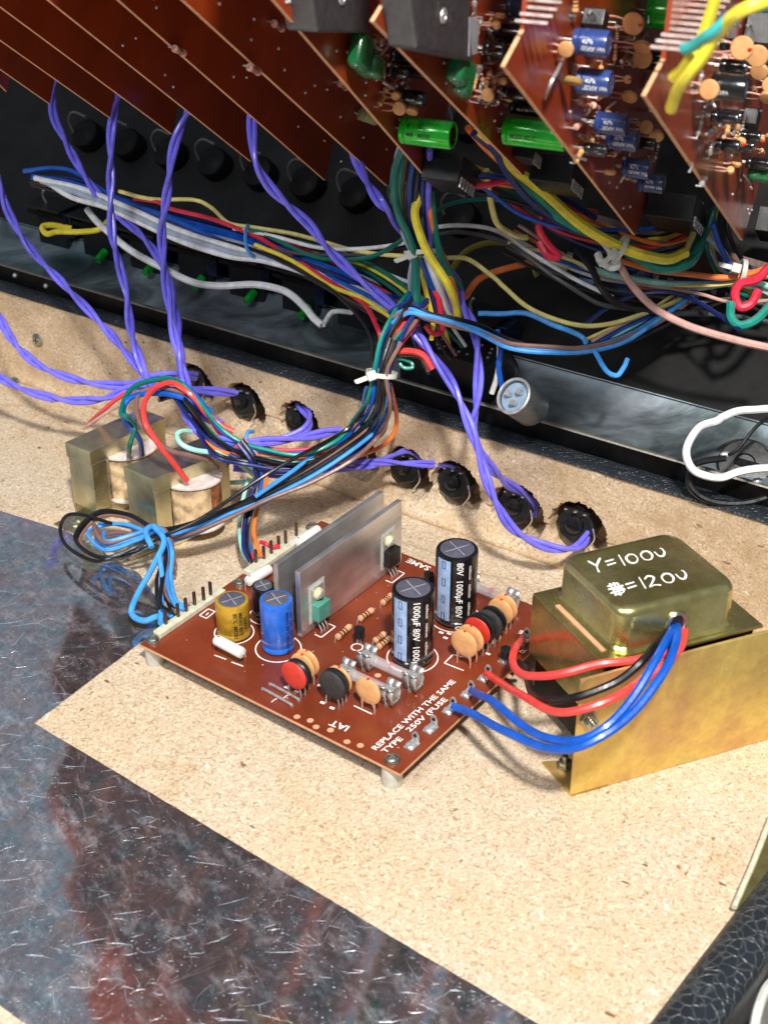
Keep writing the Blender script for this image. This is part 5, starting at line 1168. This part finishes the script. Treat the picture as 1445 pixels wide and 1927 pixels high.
bundle('thin_wire_bundle', 'thin wires crossing behind the purple diagonal towards the knot',
       [(540, 470, -900, 1.1), (610, 490, -880, 1), (680, 515, -860, 1.1), (740, 550, -835, 1), (790, 590, -810, .9)],
       [GRN, BLKW, YEL, NAVY, WHT, CRIM, GRY, BLKW], 1.15, 10, 44, .6)
bundle('thin_wire_bundle', 'thin wires dropping from the rightmost cards to the strip board',
       [(1330, 380, -775, 1.5), (1335, 420, -785, 1.2), (1345, 460, -795, 1), (1365, 500, -800, 1), (1400, 530, -800, 1.2), (1460, 545, -795, 1.2)],
       [BLU, GRY, GRN, YEL, ORG_, BLKW], 1.3, 10, 45, .7)
# foreground yellow and turquoise leads over the rightmost card
wire([(1355, -40, -440), (1343, 0, -445), (1319, 69, -455), (1290, 120, -460), (1267, 146, -468)], YEL, 2.1, 'straight thick yellow lead at the top of the rightmost card')
wire([(1480, -15, -420), (1430, 2, -425), (1391, 21, -430), (1353, 62, -440), (1312, 118, -450), (1277, 165, -462), (1262, 205, -475)], YEL, 2.1, 'curved thick yellow lead at the top right')
wire([(1480, 8, -425), (1430, 8, -428), (1384, 28, -432), (1340, 62, -440), (1310, 80, -448), (1286, 92, -455)], (.25, .72, .70), 1.9, 'turquoise lead crossing the yellow ones at the top right')
# steel tray fittings: round socket and dark connector
P = at(966, 745, 775); ax = (at(1006, 772, 793)-P).normalized()
s_ = thing('panel_socket', P, 'round silver panel socket with solder cups standing on the steel tray', 'socket')
obj('shell', lathe(P, ax, [(.1, 3.2), (9.0, 3.2), (9.2, 0), (10.4, 0), (10.6, .8), (10.6, 20), (10.2, 21)], 32), mat('grey shell', (.40, .41, .42), .35, .5), s_)
obj('rim', tube([P+(basis(ax)[0]*math.cos(a)+basis(ax)[1]*math.sin(a))*9.9 for a in [2*math.pi*k/36 for k in range(37)]], .9, 8), M_TIN, s_)
obj('insert', lathe(P+ax*2.4, ax, [(8.9, 0), (8.9, .5)], 32), mat('pale blue insert', (.50, .58, .66), .4), s_)
for a in (0, 2.1, 4.2): x_, y_, z_ = basis(ax); q = P+(x_*math.cos(a)+y_*math.sin(a))*4.0; obj('solder_cup', cyl(q+ax*2, q-ax*1.5, 1.7, 12), M_TIN, s_)
wire([(935, 620, -785), (942, 660, -785), (938, 690, -788), (945, 730, -795), (958, 746, -797)], BLU, 1.6, 'blue wire soldered into the round socket')
wire([(925, 625, -785), (938, 650, -785), (937, 700, -792), (925, 740, -800)], WHT, 1.6, 'white wire beside the round socket')
wire([(955, 660, -790), (972, 700, -790), (966, 738, -797)], BLKW, 1.4, 'black wire soldered into the round socket')
c_ = thing('jack_socket', at(1390, 870, 775), 'round black socket body looped by the thick white wire', 'socket')
Pj = at(1400, 875, 785); jax = (CAM-Pj).normalized()+EZ*.5; jax.normalize(); obj('body', lathe(Pj-jax*14, jax, [(20, 0), (20, 3), (15, 3.5), (15, 15), (14, 16.5), (6, 17), (5.5, 15.5)], 32), M_BLK, c_)
obj('key_ridge', box(Pj+jax*3.2, WD*8, jax*1.0, WD.cross(jax)*2), M_BLKGLOSS, c_, sm=False, bev=.5)
for x, y in ((1348, 792), (1365, 855), (1425, 905)): obj('solder_tag', ball(at(x, y, 757), 3.2, 2.0, 1.6, n=10, m=6), M_SOLDER, c_)
wire([(1460, 768, -750), (1395, 770, -752), (1360, 785, -752), (1348, 792, -752), (1312, 806, -748), (1291, 846, -746), (1306, 884, -745), (1353, 898, -744), (1395, 886, -744), (1460, 880, -744)], WHT, 2.1, 'thick white wire looped round the black socket body')
wire([(1460, 778, -758), (1425, 800, -756), (1390, 845, -756), (1368, 856, -756)], BLKW, 1.0, 'thin black lead to the middle tag of the black socket body')
wire([(1365, 862, -756), (1330, 865, -756), (1300, 880, -756), (1296, 915, -756), (1330, 940, -756), (1390, 945, -756), (1460, 930, -756)], BLKW, 1.9, 'thick black wire beneath the white loop')
ob = thing('fader_block', pan_pt(wall_s(onplane(860, 700, WN, (PB+WN*30).dot(WN))), 30, 72), 'dark block with small holes standing on the tray behind the purple wires', 'control block')
sB = wall_s(onplane(850, 700, WN, (PB+WN*25).dot(WN)))
obj('body', box(pan_pt(sB, 26, 86), WD*30, WN*14, EZ*14), M_BLK, ob, sm=False, bev=1)
for i in range(24):
    obj('pin', ball(pan_pt(sB+random.uniform(-26, 26), 26+random.uniform(-11, 11), 100.2), 1.1, 1.1, .8, n=8, m=5), M_TIN, ob)
obj('knob', lathe(pan_pt(sB-4, 30, 100), EZ, [(7, 0), (7, 3), (6, 4), (3, 4.2)], 20), M_BLKGLOSS, ob)
print('objects', len(bpy.data.objects))
